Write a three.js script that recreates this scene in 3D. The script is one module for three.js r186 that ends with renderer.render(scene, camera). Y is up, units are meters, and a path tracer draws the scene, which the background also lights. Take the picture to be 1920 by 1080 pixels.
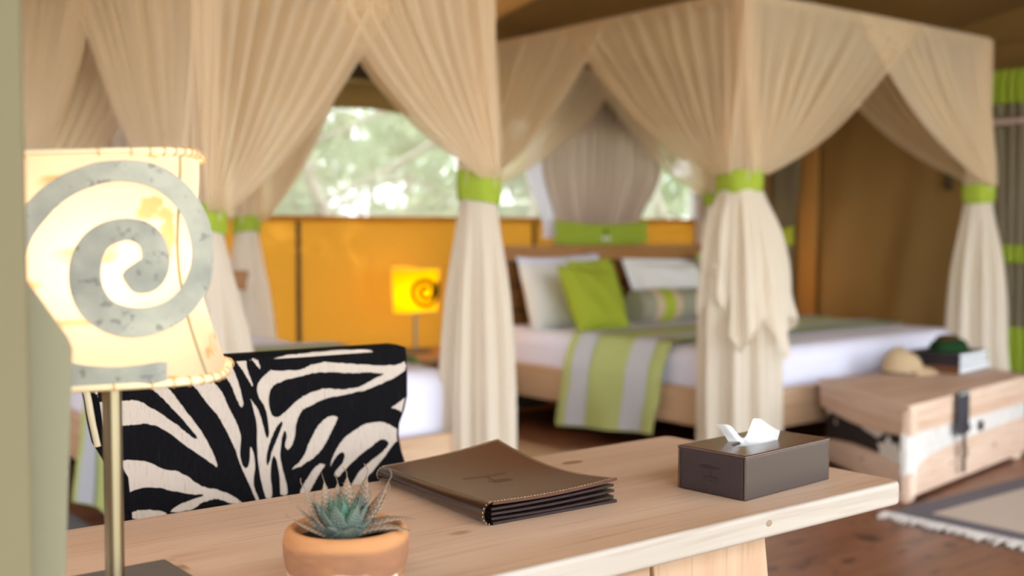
import * as THREE from 'three';
import { RoundedBoxGeometry } from 'three/addons/geometries/RoundedBoxGeometry.js';
import { mergeGeometries } from 'three/addons/utils/BufferGeometryUtils.js';

// ---------------------------------------------------------------- camera, sky, exposure
const scene = new THREE.Scene();
const EYE = 1.17, FPX = 2150;
const camera = new THREE.PerspectiveCamera(2 * Math.atan(540 / FPX) * 180 / Math.PI, 16 / 9, 0.05, 200);
camera.rotation.order = 'YXZ';
camera.position.set(0, EYE, 0);
camera.rotation.y = -38.2 * Math.PI / 180;
camera.rotation.x = -Math.atan(107 / FPX);
camera.focus = 1.62; camera.userData.fStop = 2.7;
camera.updateMatrixWorld(true);
scene.background = new THREE.Color(0.86, 0.93, 1.0);
scene.backgroundIntensity = 1.0;
const renderer = new THREE.WebGLRenderer({ antialias: true });
renderer.toneMapping = THREE.LinearToneMapping;
renderer.toneMappingExposure = 6.3;
renderer.shadowMap.enabled = true;

// ---------------------------------------------------------------- helpers
let seed = 7;
const rnd = () => { seed = (seed * 1664525 + 1013904223) >>> 0; return seed / 4294967296; };
const rr = (a, b) => a + (b - a) * rnd();
const lerp = (a, b, t) => a + (b - a) * t, clamp = (x, a = 0, b = 1) => Math.min(b, Math.max(a, x));
const sm = (a, b, x) => { const t = clamp((x - a) / (b - a)); return t * t * (3 - 2 * t); };
const PI = Math.PI;
// place axes: e runs along the head wall, n towards it, h up
const W = (e, h, n) => new THREE.Vector3(e, h, -n);
function ray(px, py) { return new THREE.Vector3((px - 960) / FPX, -(py - 540) / FPX, -1).applyQuaternion(camera.quaternion); }
function pick(px, py, o) {           // where a line of sight meets a level (h) or a wall plane (n or e): {e, h, n}
  const d = ray(px, py); let t;
  if (o.h !== undefined) t = (o.h - EYE) / d.y; else if (o.n !== undefined) t = -o.n / d.z; else t = o.e / d.x;
  return { e: d.x * t, h: EYE + d.y * t, n: -d.z * t };
}
const used = {};
function numbered(n) { used[n] = (used[n] ?? -1) + 1; return used[n] ? n + '_' + String(used[n]).padStart(3, '0') : n; }
function shade(o) { o.castShadow = true; o.receiveShadow = true; return o; }
function thing(name, label, category, pos, turn = 0, group) {
  const o = new THREE.Group(); o.name = numbered(name); o.position.copy(pos); o.rotation.y = turn;
  o.userData = { label, category }; if (group) o.userData.group = group;
  scene.add(o); return o;
}
function part(name, geo, mat, parent, label) {
  const m = shade(new THREE.Mesh(geo, mat)); m.name = name; if (label) m.userData.label = label;
  parent.add(m); return m;
}
function solo(name, label, category, geo, mat, group) {
  const m = shade(new THREE.Mesh(geo, mat)); m.name = numbered(name); m.userData = { label, category };
  if (group) m.userData.group = group; scene.add(m); return m;
}
function struct(name, geo, mat, parent) {
  const m = shade(new THREE.Mesh(geo, mat)); m.name = parent ? name : numbered(name);
  if (!parent) m.userData = { kind: 'structure' };
  (parent || scene).add(m); return m;
}
function boxUV(g, grain = 0) {
  const p = g.attributes.position, nn = g.attributes.normal, uv = new Float32Array(p.count * 2), off = rr(0, 3);
  for (let i = 0; i < p.count; i++) {
    const a = [Math.abs(nn.getX(i)), Math.abs(nn.getY(i)), Math.abs(nn.getZ(i))], k = a.indexOf(Math.max(...a));
    const q = [p.getX(i), p.getY(i), p.getZ(i)], ax = [0, 1, 2].filter((j) => j !== k);
    if (ax[1] === grain) ax.reverse();
    uv[2 * i] = q[ax[0]] + off; uv[2 * i + 1] = q[ax[1]] + off * 1.7;
  }
  g.setAttribute('uv', new THREE.BufferAttribute(uv, 2)); return g;
}
function box(e0, e1, h0, h1, n0, n1, r = 0.004, seg = 2) {
  const w = e1 - e0, h = h1 - h0, d = n1 - n0, dims = [w, h, d];
  const g = r > 0 ? new RoundedBoxGeometry(w, h, d, seg, Math.min(r, 0.49 * Math.min(w, h, d))) : new THREE.BoxGeometry(w, h, d);
  g.translate((e0 + e1) / 2, (h0 + h1) / 2, -(n0 + n1) / 2);
  return boxUV(g, dims.indexOf(Math.max(...dims)));
}
function grid(nu, nv, fn, closed = false) {
  const pos = [], uv = [], idx = [];
  for (let j = 0; j <= nv; j++) for (let i = 0; i <= nu; i++) { const p = fn(i / nu, j / nv); pos.push(p[0], p[1], p[2]); uv.push(p[3] ?? i / nu, p[4] ?? j / nv); }
  for (let j = 0; j < nv; j++) for (let i = 0; i < nu; i++) { const a = j * (nu + 1) + i; idx.push(a, a + 1, a + nu + 1, a + 1, a + nu + 2, a + nu + 1); }
  const g = new THREE.BufferGeometry();
  g.setAttribute('position', new THREE.Float32BufferAttribute(pos, 3)); g.setAttribute('uv', new THREE.Float32BufferAttribute(uv, 2)); g.setIndex(idx);
  g.computeVertexNormals();
  if (closed) { const n = g.attributes.normal; for (let j = 0; j <= nv; j++) { const a = j * (nu + 1), b = a + nu; const v = new THREE.Vector3(n.getX(a) + n.getX(b), n.getY(a) + n.getY(b), n.getZ(a) + n.getZ(b)).normalize(); n.setXYZ(a, v.x, v.y, v.z); n.setXYZ(b, v.x, v.y, v.z); } }
  return g;
}
function tube(pts, r, seg = 40, rad = 8) { return new THREE.TubeGeometry(new THREE.CatmullRomCurve3(pts), seg, r, rad, false); }
function merged(list) { return mergeGeometries(list.map((g) => { const q = g.index ? g.toNonIndexed() : g; for (const k of Object.keys(q.attributes)) if (!['position', 'normal', 'uv'].includes(k)) q.deleteAttribute(k); return q; })); }

// ---------------------------------------------------------------- noise and textures
function hash(x, y) { let h = Math.imul(x, 374761393) + Math.imul(y, 668265263) | 0; h = Math.imul(h ^ (h >>> 13), 1274126177); return ((h ^ (h >>> 16)) >>> 0) / 4294967296; }
function vn(x, y, px, py) {
  const x0 = Math.floor(x), y0 = Math.floor(y), fx = x - x0, fy = y - y0, u = fx * fx * (3 - 2 * fx), v = fy * fy * (3 - 2 * fy);
  const m = (a, p) => ((a % p) + p) % p;
  const a = hash(m(x0, px), m(y0, py)), b = hash(m(x0 + 1, px), m(y0, py)), c = hash(m(x0, px), m(y0 + 1, py)), d = hash(m(x0 + 1, px), m(y0 + 1, py));
  return lerp(lerp(a, b, u), lerp(c, d, u), v);
}
function fbm(u, v, px, py, oct = 4) { let s = 0, a = 0.5, t = 0; for (let i = 0; i < oct; i++) { s += a * vn(u * px + i * 17, v * py + i * 31, px, py); t += a; a *= 0.5; px *= 2; py *= 2; } return s / t; }
function tex(w, h, fn, srgb = true) {
  const d = new Uint8Array(w * h * 4);
  for (let j = 0; j < h; j++) for (let i = 0; i < w; i++) { const c = fn(i / w, j / h), k = (j * w + i) * 4; d[k] = clamp(c[0]) * 255; d[k + 1] = clamp(c[1]) * 255; d[k + 2] = clamp(c[2]) * 255; d[k + 3] = 255; }
  const t = new THREE.DataTexture(d, w, h); t.wrapS = t.wrapT = THREE.RepeatWrapping; t.magFilter = THREE.LinearFilter; t.minFilter = THREE.LinearMipmapLinearFilter; t.generateMipmaps = true;
  if (srgb) t.colorSpace = THREE.SRGBColorSpace; t.needsUpdate = true; return t;
}
function rep(t, x, y) { const c = t.clone(); c.repeat.set(x, y); c.needsUpdate = true; return c; }
const mix3 = (a, b, t) => [lerp(a[0], b[0], t), lerp(a[1], b[1], t), lerp(a[2], b[2], t)];
function hex(s) { return [1, 3, 5].map((i) => parseInt(s.slice(i, i + 2), 16) / 255); }
function woodTex(a, b, dark, knots = 2) {
  const ks = []; for (let i = 0; i < knots; i++) ks.push([rnd(), rnd(), rr(0.006, 0.012)]);
  return tex(512, 512, (u, v) => {
    let warp = 0, kn = 0;
    for (const [ku, kv, kr] of ks) { const du = (u - ku), dv = (v - kv), d = Math.hypot(du * 0.55, dv); warp += Math.sign(dv || 1) * 0.02 * Math.exp(-Math.abs(dv) * 18 - du * du * 60); kn = Math.max(kn, sm(kr * 2.2, kr * 0.4, d)); }
    const vv = v + warp, l = fbm(u, vv, 2, 34, 4), f = fbm(u, vv, 6, 160, 2), bl = fbm(u, v, 3, 4, 3);
    let c = mix3(hex(a), hex(b), clamp(l * 1.25 - 0.12 + (bl - 0.5) * 0.7));
    c = mix3(c, hex(dark), clamp((f - 0.58) * 0.9) + kn * 0.7);
    return c;
  });
}
function noiseBump(px, py, oct = 4, n = 256) { return tex(n, n, (u, v) => { const q = fbm(u, v, px, py, oct); return [q, q, q]; }, false); }
const weave = tex(128, 128, (u, v) => { const q = 0.5 + 0.25 * Math.sin(u * PI * 32) * Math.cos(v * PI * 32) + 0.25 * (fbm(u, v, 16, 16, 2) - 0.5); return [q, q, q]; }, false);
const leatherBump = tex(256, 256, (u, v) => { const q = 0.6 * fbm(u, v, 48, 48, 2) + 0.4 * fbm(u, v, 6, 6, 3); return [q, q, q]; }, false);
const crumple = noiseBump(5, 5, 4);

// ---------------------------------------------------------------- materials
const lin = (s) => new THREE.Color(s);
function std(color, roughness = 0.8, o = {}) { return new THREE.MeshPhysicalMaterial({ color: color instanceof THREE.Color ? color : lin(color), roughness, metalness: 0, side: THREE.DoubleSide, ...o }); }
const cloth = (color, o = {}) => std(color, 0.95, { specularIntensity: 0.3, bumpMap: rep(weave, 6, 6), bumpScale: 0.0006, ...o });
const paleWood = woodTex('#d9bb9b', '#c6a27e', '#93684a', 2), deskWood = woodTex('#cdb29a', '#bd9c80', '#8c6a50', 2);
const M = {
  desk: std('#ffffff', 0.42, { map: deskWood, bumpMap: deskWood, bumpScale: 0.0004 }),
  deskEdge: std('#c4bfba', 0.5, { map: woodTex('#e2dcd3', '#d5cbbf', '#a38d78', 2) }),
  pine: std('#c9c2bc', 0.6, { map: woodTex('#e3c5a6', '#d3ae8b', '#8c5a36', 3) }),
  bed: std('#ffffff', 0.55, { map: rep(paleWood, 0.8, 1.2) }),
  headboard: std('#cbac7e', 0.6, { map: rep(paleWood, 0.8, 1.2) }),
  trunk: std('#ffffff', 0.6, { map: woodTex('#e6cdb8', '#d6b49b', '#94684f', 3) }),
  floor: std('#ffffff', 0.38, { map: rep(tex(512, 512, (u, v) => {
    const p = Math.floor(v * 12), l = fbm(u, v, 5, 60, 3), b = fbm(u + p * 0.37, v, 14, 26, 3), s = sm(0.62, 0.78, b);
    const seam = Math.abs(v * 12 - p - 0.5) > 0.485 ? 0.45 : 0;
    return mix3(mix3(hex('#96664a'), hex('#764c35'), clamp(l * 1.3 - 0.1 + (hash(p, 3) - 0.5) * 0.35)), hex('#3a2118'), clamp(s * 0.75 + seam));
  }), 0.7, 0.7) }),
  canvasBrown: std(new THREE.Color(0.27, 0.155, 0.045), 0.95, { bumpMap: rep(crumple, 0.7, 0.7), bumpScale: 0.02 }),
  canvasRoof: std(new THREE.Color(0.27, 0.155, 0.045), 0.95, { bumpMap: rep(crumple, 0.4, 0.4), bumpScale: 0.03 }),
  canvasLitTint: std(new THREE.Color(0.72, 0.43, 0.15), 0.95, { bumpMap: rep(crumple, 0.4, 0.4), bumpScale: 0.02 }),  // paler roof canvas, daylight through the flysheet put into its colour
  canvasOrange: std(new THREE.Color(0.58, 0.265, 0.028), 0.9, { transmission: 0.35, thickness: 0, ior: 1.2, bumpMap: rep(crumple, 0.6, 0.6), bumpScale: 0.01 }),
  darkWood: std('#4a3a24', 0.75), beam: std('#8f7660', 0.7),
  rollup: std('#86703f', 0.95, { bumpMap: rep(crumple, 3, 3), bumpScale: 0.01 }),
  net: std(new THREE.Color(0.94, 0.81, 0.60), 1, { transmission: 0.5, thickness: 0, ior: 1.15, transparent: true, opacity: 0.74 }),
  netDense: std(new THREE.Color(0.94, 0.87, 0.74), 1, { transmission: 0.42, thickness: 0, ior: 1.15, transparent: true, opacity: 0.95 }),
  green: cloth('#a3b840'), greenPale: cloth('#c4d08a'), greenCushion: cloth('#a7b53a', { sheen: 0.4, sheenColor: lin('#d8e88a'), sheenRoughness: 0.5 }),
  gray: cloth('#ced2da'), grayBolster: cloth('#9c9a83'), lilac: cloth('#cbb9ac', { transmission: 0.4, thickness: 0, ior: 1.1 }), taupe: cloth('#8d826a'),
  white: cloth('#ecedff'), whitePillow: cloth('#efeeea'), beige: cloth('#cdb597'), lining: cloth('#e9e8f4', { transmission: 0.3, thickness: 0, ior: 1.1 }),
  leather: std('#43261b', 0.24, { bumpMap: rep(leatherBump, 4, 4), bumpScale: 0.0004, clearcoat: 0.25, clearcoatRoughness: 0.25 }),
  leatherDark: std('#2c1a16', 0.36, { bumpMap: rep(leatherBump, 6, 6), bumpScale: 0.0004 }),
  strap: std('#3a3a42', 0.6), stitch: std('#b89b72', 0.8), steel: std('#9a9078', 0.33, { metalness: 1 }), brass: std('#b08c4e', 0.4, { metalness: 1 }),
  plate: std('#55514b', 0.55, { bumpMap: rep(crumple, 4, 4), bumpScale: 0.002 }),
  post: std('#6f664b', 0.85, { bumpMap: rep(crumple, 2, 2), bumpScale: 0.002 }), flap: std('#79745d', 0.95, { bumpMap: rep(weave, 10, 10), bumpScale: 0.001 }),
  tissue: std('#f4f6f6', 0.95, { transmission: 0.3, thickness: 0, ior: 1.1 }),
  soil: std('#2a1a12', 1, { bumpMap: rep(crumple, 30, 30), bumpScale: 0.01 }),
  rug: cloth('#c6baad'), rugBorder: cloth('#6f6b72'), rugFringe: cloth('#e6ddd4'),
  paper: std('#e9eef2', 0.9), bookDark: std('#231c22', 0.5), bookBrown: std('#6d3f20', 0.6), cap: cloth('#c4ab88'), capDark: std('#4a3b33', 0.9), greenDark: cloth('#1f3f22'), brownDark: cloth('#4f3a1c'),
};
const cowTex = tex(512, 256, (u, v) => { const q = fbm(u, v, 3, 2, 4), f = fbm(u, v, 40, 60, 2) * 0.12; return q > 0.70 ? [0.9 - f, 0.87 - f, 0.83 - f] : mix3([0.10 + f, 0.06 + f, 0.04 + f], [0.9, 0.87, 0.83], sm(0.67, 0.70, q)); });
M.cowDark = std('#ffffff', 0.95, { map: rep(cowTex, 2, 2) });
const hideTex = tex(256, 256, (u, v) => { const q = fbm(u, v, 4, 4, 4), s = sm(0.62, 0.75, fbm(u + 0.3, v, 9, 9, 3)); return mix3(mix3(hex('#fff6ea'), hex('#f8e8d2'), q), hex('#e8b07a'), s * 0.75); });
const suedeTex = tex(256, 256, (u, v) => { const q = fbm(u, v, 5, 5, 4), s = sm(0.66, 0.8, fbm(u + 0.5, v + 0.2, 20, 20, 3)); return mix3(mix3(hex('#aba998'), hex('#8a8a80'), clamp(q * 1.8 - 0.4)), hex('#5c5a56'), s * 0.45); });
M.suede = std('#ffffff', 0.95, { map: rep(suedeTex, 6, 6) });

// ---------------------------------------------------------------- setting
const EW = 7.6, NW = 6.1, WW = -2.4, SW = -1.0, WIN0 = 1.25, WIN1 = 2.02;
{
  const gr = struct('ground', new THREE.BoxGeometry(80, 0.1, 80).translate(4, -0.35, -4), std('#b5a888', 1));
  const fl = struct('floor', box(WW, EW, -0.12, 0, SW, NW, 0), M.floor);
  { const uv = fl.geometry.attributes.uv, p = fl.geometry.attributes.position; for (let i = 0; i < p.count; i++) uv.setXY(i, p.getX(i), p.getZ(i)); }
  // roof: one low canvas slope, rising from the head wall, with sewn panels
  const roofH = (n) => 2.34 + (NW - n) * 0.165;
  const ceiling = struct('ceiling', grid(1, 1, (u, v) => { const n = lerp(NW + 0.3, SW - 0.6, v); return [lerp(WW - 0.3, EW + 0.3, u), roofH(n) + 0.12, -n, u * 10, v * 8]; }), M.canvasRoof);
  const seams = [WW - 0.3, 0.9, 2.6, 4.275, 5.9, EW + 0.3];
  for (let k = 0; k < seams.length - 1; k++) {
    struct('canvas_panel', grid(10, 30, (u, v) => { const n = lerp(NW + 0.3, SW - 0.6, v), s = Math.sin(u * PI); return [lerp(seams[k], seams[k + 1], u), roofH(n) - 0.05 * s * s * Math.sin(v * PI) + 0.02, -n, u * (seams[k + 1] - seams[k]), v * 8]; }), k === 2 || k === 1 ? M.canvasLitTint : M.canvasRoof, ceiling);
  }
  for (const e of seams.slice(1, -1)) struct('roof_seam', grid(1, 1, (u, v) => { const n = lerp(NW, SW, v); return [e + (u - 0.5) * 0.05, roofH(n) + 0.005, -n]; }), M.canvasBrown, ceiling);
  // head wall
  const wn = struct('wall_north', box(WW, EW, WIN1, roofH(NW) + 0.1, NW, NW + 0.06, 0), M.canvasBrown);
  const cuts = [WW, -0.6, 0.6, 1.95, 3.2, 5.0, 6.62, EW];
  for (let k = 0; k < cuts.length - 1; k++) {
    const a = cuts[k] + 0.008, b = cuts[k + 1] - 0.008, last = k === cuts.length - 2;
    struct('canvas_panel', grid(14, 10, (u, v) => [lerp(a, b, u), lerp(0, last ? WIN1 : WIN0, v), -NW - 0.012 + 0.018 * Math.sin(u * PI) * Math.sin(v * PI) + 0.004 * Math.sin(u * 9 + v * 4), u * (b - a), v * 1.25]), last ? M.canvasBrown : M.canvasOrange, wn);
    if (k) struct('panel_seam', box(cuts[k] - 0.012, cuts[k] + 0.012, 0, WIN0, NW - 0.004, NW + 0.02, 0.003), M.darkWood, wn);
  }
  struct('shade_strip_north', box(WW, EW, 0, 0.32, NW - 0.03, NW - 0.02, 0.003), M.canvasBrown);  // dark strip added to stand for the shade seen under the beds
  struct('sill_hem', box(WW, 6.6, WIN0 - 0.02, WIN0 + 0.012, NW - 0.012, NW + 0.02, 0.004), M.canvasOrange, wn);
  // window screen with its frame
  const w1 = struct('window_1', box(6.58, 6.66, WIN0, WIN1, NW - 0.02, NW + 0.05, 0.004), std('#d9d6d6', 0.7));
  struct('fly_screen', grid(1, 1, (u, v) => [lerp(WW, 6.6, u), lerp(WIN0, WIN1, v), -NW - 0.05]), std('#f2f5f6', 0.9, { transparent: true, opacity: 0.45 }), w1);
  struct('window_frame', box(6.6, 6.72, 0, WIN0, NW - 0.02, NW + 0.02, 0.004), std('#c9beb4', 0.7), w1);
  // rolled-up canvas blind, wooden beam and dark eave above the screen
  struct('trim_1', grid(160, 10, (u, v) => { const e = lerp(WW, 6.62, u), a = v * 2 * PI, b = 1.905 + 0.018 * Math.sin(e * 3.1) + 0.012 * Math.sin(e * 7.3); const r = 0.085; return [e, b + r + r * Math.sin(a) * (1 + 0.1 * Math.sin(e * 5)), -NW + 0.06 + 0.05 * Math.cos(a), e, v]; }), M.rollup);
  struct('trim_2', box(WW, 6.7, 2.055, 2.085, NW - 0.05, NW, 0.005), std('#a08a55', 0.8));
  struct('trim_3', box(WW, 6.7, 2.085, 2.20, NW - 0.015, NW, 0.004), std('#3b2a18', 0.9));
  struct('trim_4', box(WW, EW, 2.20, 2.25, NW - 0.07, NW, 0.008), M.beam);
  // east wall: loose canvas with a door strip
  const we = struct('wall_east', box(EW, EW + 0.06, 0, 3.9, SW, NW, 0), M.canvasBrown);
  struct('canvas_panel', grid(40, 40, (u, v) => { const n = lerp(3.9, 5.62, u), h = lerp(0, 2.45, v); return [EW - 0.045 + 0.022 * Math.sin(u * 15 + v * 5 + Math.sin(v * 3)) * sm(1.1, 0.2, v) - 0.012 * Math.sin(u * 31 + v * 8) * (1 - v), h, -n, u * 1.7, v * 2.4]; }), M.canvasBrown, we);
  struct('door_strip', box(EW - 0.05, EW, 0, 2.45, 5.68, 5.88, 0.01), std(new THREE.Color(0.42, 0.21, 0.05), 0.9), we);
  const zp = pick(1780, 338, { e: EW - 0.07 });
  struct('door_strap', box(EW - 0.10, EW - 0.06, zp.h - 0.07, zp.h + 0.07, zp.n - 0.02, zp.n + 0.02, 0.006), M.darkWood, we);
  const ww = struct('wall_west', box(WW - 0.06, WW, 0, 1.15, SW, NW, 0), M.canvasBrown);
  struct('canvas_panel', box(WW - 0.06, WW, 2.1, 3.9, SW, NW, 0), M.canvasBrown, ww); struct('canvas_panel', box(WW - 0.06, WW, 1.15, 2.1, 5.8, NW, 0), M.canvasBrown, ww); struct('canvas_panel', box(WW - 0.06, WW, 1.15, 2.1, SW, 0.9, 0), M.canvasBrown, ww);  // unseen side opening added between these panels for daylight from the left
  // open front of the tent
  const ws = struct('wall_south', box(WW, EW, 2.75, 3.8, SW - 0.06, SW, 0), M.canvasBrown);
  struct('canvas_panel', box(WW, -2.1, 0, 3.05, SW - 0.06, SW, 0), M.canvasBrown, ws);
  struct('canvas_panel', box(7.2, EW, 0, 3.05, SW - 0.06, SW, 0), M.canvasBrown, ws);
}

// ---------------------------------------------------------------- trees seen through the screen
{
  const hedge = [];
  const bark = std('#b9b2a4', 0.9), leafG = new THREE.PlaneGeometry(0.09, 0.05, 2, 1);
  { const p = leafG.attributes.position; for (let i = 0; i < p.count; i++) { const x = p.getX(i); p.setY(i, p.getY(i) * (Math.abs(x) > 0.04 ? 0.15 : 1)); p.setZ(i, -x * x * 6); } leafG.computeVertexNormals(); }
  const tones = [['#c9d6b4', 'pale green'], ['#b4c6a2', 'mid green'], ['#d5deba', 'yellowish green']];
  const spots = [[1.2, 9.2, 'far left of the screen'], [3.6, 9.4, 'behind the bedside lamp'], [5.3, 9.0, 'left of the middle of the screen'], [7.4, 9.8, 'behind the gathered window curtain'], [9.6, 9.6, 'right end of the screen'], [4.4, 12.2, 'deeper in the thicket, left'], [8.6, 12.6, 'deeper in the thicket, right'], [-0.8, 9.6, 'outside past the left bed'], [11.8, 12.4, 'outermost on the right'], [6.4, 11.2, 'in the thicket middle'], [2.4, 13.2, 'rearmost left of the thicket'], [6.0, 14, 'rearmost middle of the thicket'], [10.4, 14.2, 'rearmost right of the thicket'], [8.2, 13.8, 'rearmost behind the gathered curtain'], [12.6, 13.8, 'rearmost near the corner of the tent'], [14.8, 13.4, 'rearmost past the corner of the tent'], [11.2, 10.6, 'close behind the right end of the screen'], [6.6, 8.4, 'close to the screen beside the curtain'], [8.4, 8.6, 'close to the screen by the head post']];
  spots.forEach(([e, n, where], k) => {
    const t = thing('thicket_tree', `${tones[k % 3][1]} leafy tree outside the tent, ${where}`, 'tree', W(e, -0.3, n));
    const b = [], lean = rr(-0.5, 0.5);
    b.push(tube([new THREE.Vector3(0, 0, 0), new THREE.Vector3(lean * 0.3, 1.1, 0.1), new THREE.Vector3(lean, 2.2, -0.1), new THREE.Vector3(lean * 1.3, 3.9, 0)], 0.055, 24, 7));
    for (let q = 0; q < 7; q++) { const y = rr(0.8, 3), x = lean * y / 2.6, a = rr(0, 2 * PI), L = rr(0.7, 1.5); b.push(tube([new THREE.Vector3(x, y, 0), new THREE.Vector3(x + Math.cos(a) * L * 0.5, y + rr(0.1, 0.5), Math.sin(a) * L * 0.5), new THREE.Vector3(x + Math.cos(a) * L, y + rr(-0.3, 0.9), Math.sin(a) * L)], 0.02, 10, 5)); }
    part('trunk', merged(b), bark, t);
    const N = 4200, im = new THREE.InstancedMesh(leafG, std(tones[k % 3][0], 0.8, { transmission: 0.35, thickness: 0, ior: 1.1 }), N), o = new THREE.Object3D(), c = new THREE.Color();
    const cl = []; for (let q = 0; q < 26; q++) cl.push([rr(-1.5, 1.5) + lean, rr(0.7, 4.6), rr(-0.9, 0.9), rr(0.25, 0.6)]);
    for (let i = 0; i < N; i++) { const q = cl[Math.floor(rnd() * cl.length)], a = rr(0, 2 * PI), z = rr(-1, 1), r = q[3] * Math.cbrt(rnd()), s = Math.sqrt(1 - z * z); o.position.set(q[0] + r * s * Math.cos(a), q[1] + r * z * 0.7, q[2] + r * s * Math.sin(a)); o.rotation.set(rr(-1, 1), rr(0, 6.3), rr(-1, 1)); o.scale.setScalar(rr(0.7, 1.5)); o.updateMatrix(); im.setMatrixAt(i, o.matrix); c.setScalar(rr(0.7, 1.1)); im.setColorAt(i, c); }
    shade(im); im.name = 'foliage'; im.userData.kind = 'stuff'; t.add(im);
  });
}

// ---------------------------------------------------------------- four-poster beds
function makeBed(o, label) {
  const { e0, e1, n0, n1, top, rail0, rail1 } = o, c = W((e0 + e1) / 2, 0, (n0 + n1) / 2);
  const t = thing('canopy_bed', label, 'bed', c), P = (name, g, m, l) => part(name, g.translate(-c.x, 0, -c.z), m, t, l);
  for (const [e, n] of [[e0, n0], [e1, n0], [e0, n1], [e1, n1]]) P('bed_post', box(e - 0.03, e + 0.03, 0, top, n - 0.03, n + 0.03, 0.006), M.bed);
  P('side_rail', box(e0 - 0.025, e0 + 0.03, rail0, rail1, n0 + 0.03, n1 - 0.03, 0.008), M.bed); P('side_rail', box(e1 - 0.03, e1 + 0.025, rail0, rail1, n0 + 0.03, n1 - 0.03, 0.008), M.bed);
  P('foot_rail', box(e0 + 0.03, e1 - 0.03, rail0, rail1, n0 - 0.03, n0 + 0.025, 0.008), M.bed);
  P('slat_base', box(e0 + 0.03, e1 - 0.03, rail0 + 0.05, rail1 - 0.03, n0 + 0.03, n1 - 0.04, 0.004), M.headboard);
  for (const s of [0, 1]) { P('canopy_rail', box(e0, e1, top - 0.045, top - 0.005, (s ? n1 : n0) - 0.015, (s ? n1 : n0) + 0.015, 0.006), M.beam); P('canopy_rail', box((s ? e1 : e0) - 0.015, (s ? e1 : e0) + 0.015, top - 0.045, top - 0.005, n0, n1, 0.006), M.beam); }
  P('canopy_net', grid(40, 40, (u, v) => [lerp(e0 - 0.02, e1 + 0.02, u), top + 0.012 - 0.05 * Math.sin(u * PI) * Math.sin(v * PI) + 0.004 * Math.sin(u * 90), -lerp(n0 - 0.02, n1 + 0.02, v)]), M.net);
  const hb = P('headboard', box(e0 + 0.03, e1 - 0.03, o.hb - 0.10, o.hb, n1 - 0.09, n1 + 0.05, 0.008), M.headboard);
  part('headboard_light_block', box(e0 + 0.035, e1 - 0.035, 0.02, o.hb - 0.1, n1 + 0.022, n1 + 0.045, 0.003).translate(-c.x, 0, -c.z), M.darkWood, hb);  // dark board added to stop wall glow between planks and under the bed
  for (let k = 0; k < 4; k++) { const h1 = o.hb - 0.115 - k * 0.15; part('headboard_plank', box(e0 + 0.035, e1 - 0.035, h1 - 0.135, h1, n1 - 0.03, n1 + 0.02, 0.006).translate(-c.x, 0, -c.z), M.headboard, hb); }
  return t;
}
function mattress(o, label) {
  const { e0, e1, n0, n1 } = o, g = new RoundedBoxGeometry(e1 - e0 - 0.05, o.mat - o.rail1 + 0.06, n1 - n0 - 0.1, 8, 0.09);
  const p = g.attributes.position; for (let i = 0; i < p.count; i++) { const x = p.getX(i), y = p.getY(i), z = p.getZ(i); p.setY(i, y + (y > 0 ? 0.012 * Math.sin(x * 4 + z * 3) + 0.008 * Math.sin(z * 9 - x * 5) : 0)); }
  g.computeVertexNormals(); g.translate(0, (o.mat + o.rail1 - 0.06) / 2, 0);
  const m = solo('mattress', label, 'mattress', g, M.white); m.position.copy(W((e0 + e1) / 2, 0, (n0 + n1) / 2 - 0.0)); return m;
}
const B2 = { e0: 4.27, e1: 6.41, n0: 3.66, n1: 5.73, top: 2.29, rail0: 0.19, rail1: 0.38, hb: 1.075, mat: 0.585 };
const B1 = { e0: 1.55, e1: 2.68, n0: 3.62, n1: 5.70, top: 2.29, rail0: 0.2, rail1: 0.39, hb: 0.96, mat: 0.64 };
makeBed(B2, 'wide pale wooden four-poster bed with a green runner, on the right side of the tent');
makeBed(B1, 'narrow pale wooden four-poster bed behind the zebra chair');
mattress(B2, 'wide white dressed mattress on the right-hand bed, pillows and cushions on it');
mattress(B1, 'narrow white dressed mattress behind the zebra chair');

// runner hung across a bed: strips sewn side by side
function runner(o, nA, nB, hW, label) {
  const t = thing('bed_runner', label, 'bed runner', W(o.e0, 0, (nA + nB) / 2)), top = o.mat + 0.012, eW = o.e0 - 0.045, eE = o.e1 + 0.045;
  const path = [[eW - 0.03, hW], [eW - 0.015, 0.25], [eW, o.rail1 + 0.03], [o.e0 - 0.012, top - 0.09], [o.e0 + 0.03, top - 0.02], [o.e0 + 0.10, top], [lerp(o.e0, o.e1, 0.5), top + 0.004], [o.e1 - 0.10, top], [o.e1 - 0.03, top - 0.02], [eE, o.rail1 + 0.02], [eE + 0.02, 0.12]];
  const cv = new THREE.CatmullRomCurve3(path.map(([e, h]) => new THREE.Vector3(e, h, 0)), false, 'catmullrom', 0.3);
  const strip = (name, a, b, m, lift, label2) => {
    const g = grid(44, 130, (u, v) => { const q = cv.getPoint(lerp(lift ? 0.0012 : 0, lift ? 0.9988 : 1, v)), f = lerp(a, b, u), hang = sm(0.16, 0, v), n = lerp(nB, nA, f); return [q.x - lift - 0.012 * hang * Math.sin(f * 13 + 1), q.y + lift + (v < 0.002 ? 0.055 * f : 0.055 * f * hang), -n - 0.02 * hang, f, v * 3]; });
    part(name, g.translate(-o.e0, 0, (nA + nB) / 2), m, t, label2);
  };
  strip('centre_band', 0, 1, M.greenPale, 0, 'green runner cloth'); strip('gray_band', 0.10, 0.29, M.gray, 0.006, 'gray band sewn on green cloth'); strip('gray_band', 0.66, 0.87, M.gray, 0.006, 'gray band sewn on green cloth');
}
runner(B2, 4.13, 4.90, 0.07, 'light green bed runner with two gray bands hanging over the wide bed');
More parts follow.
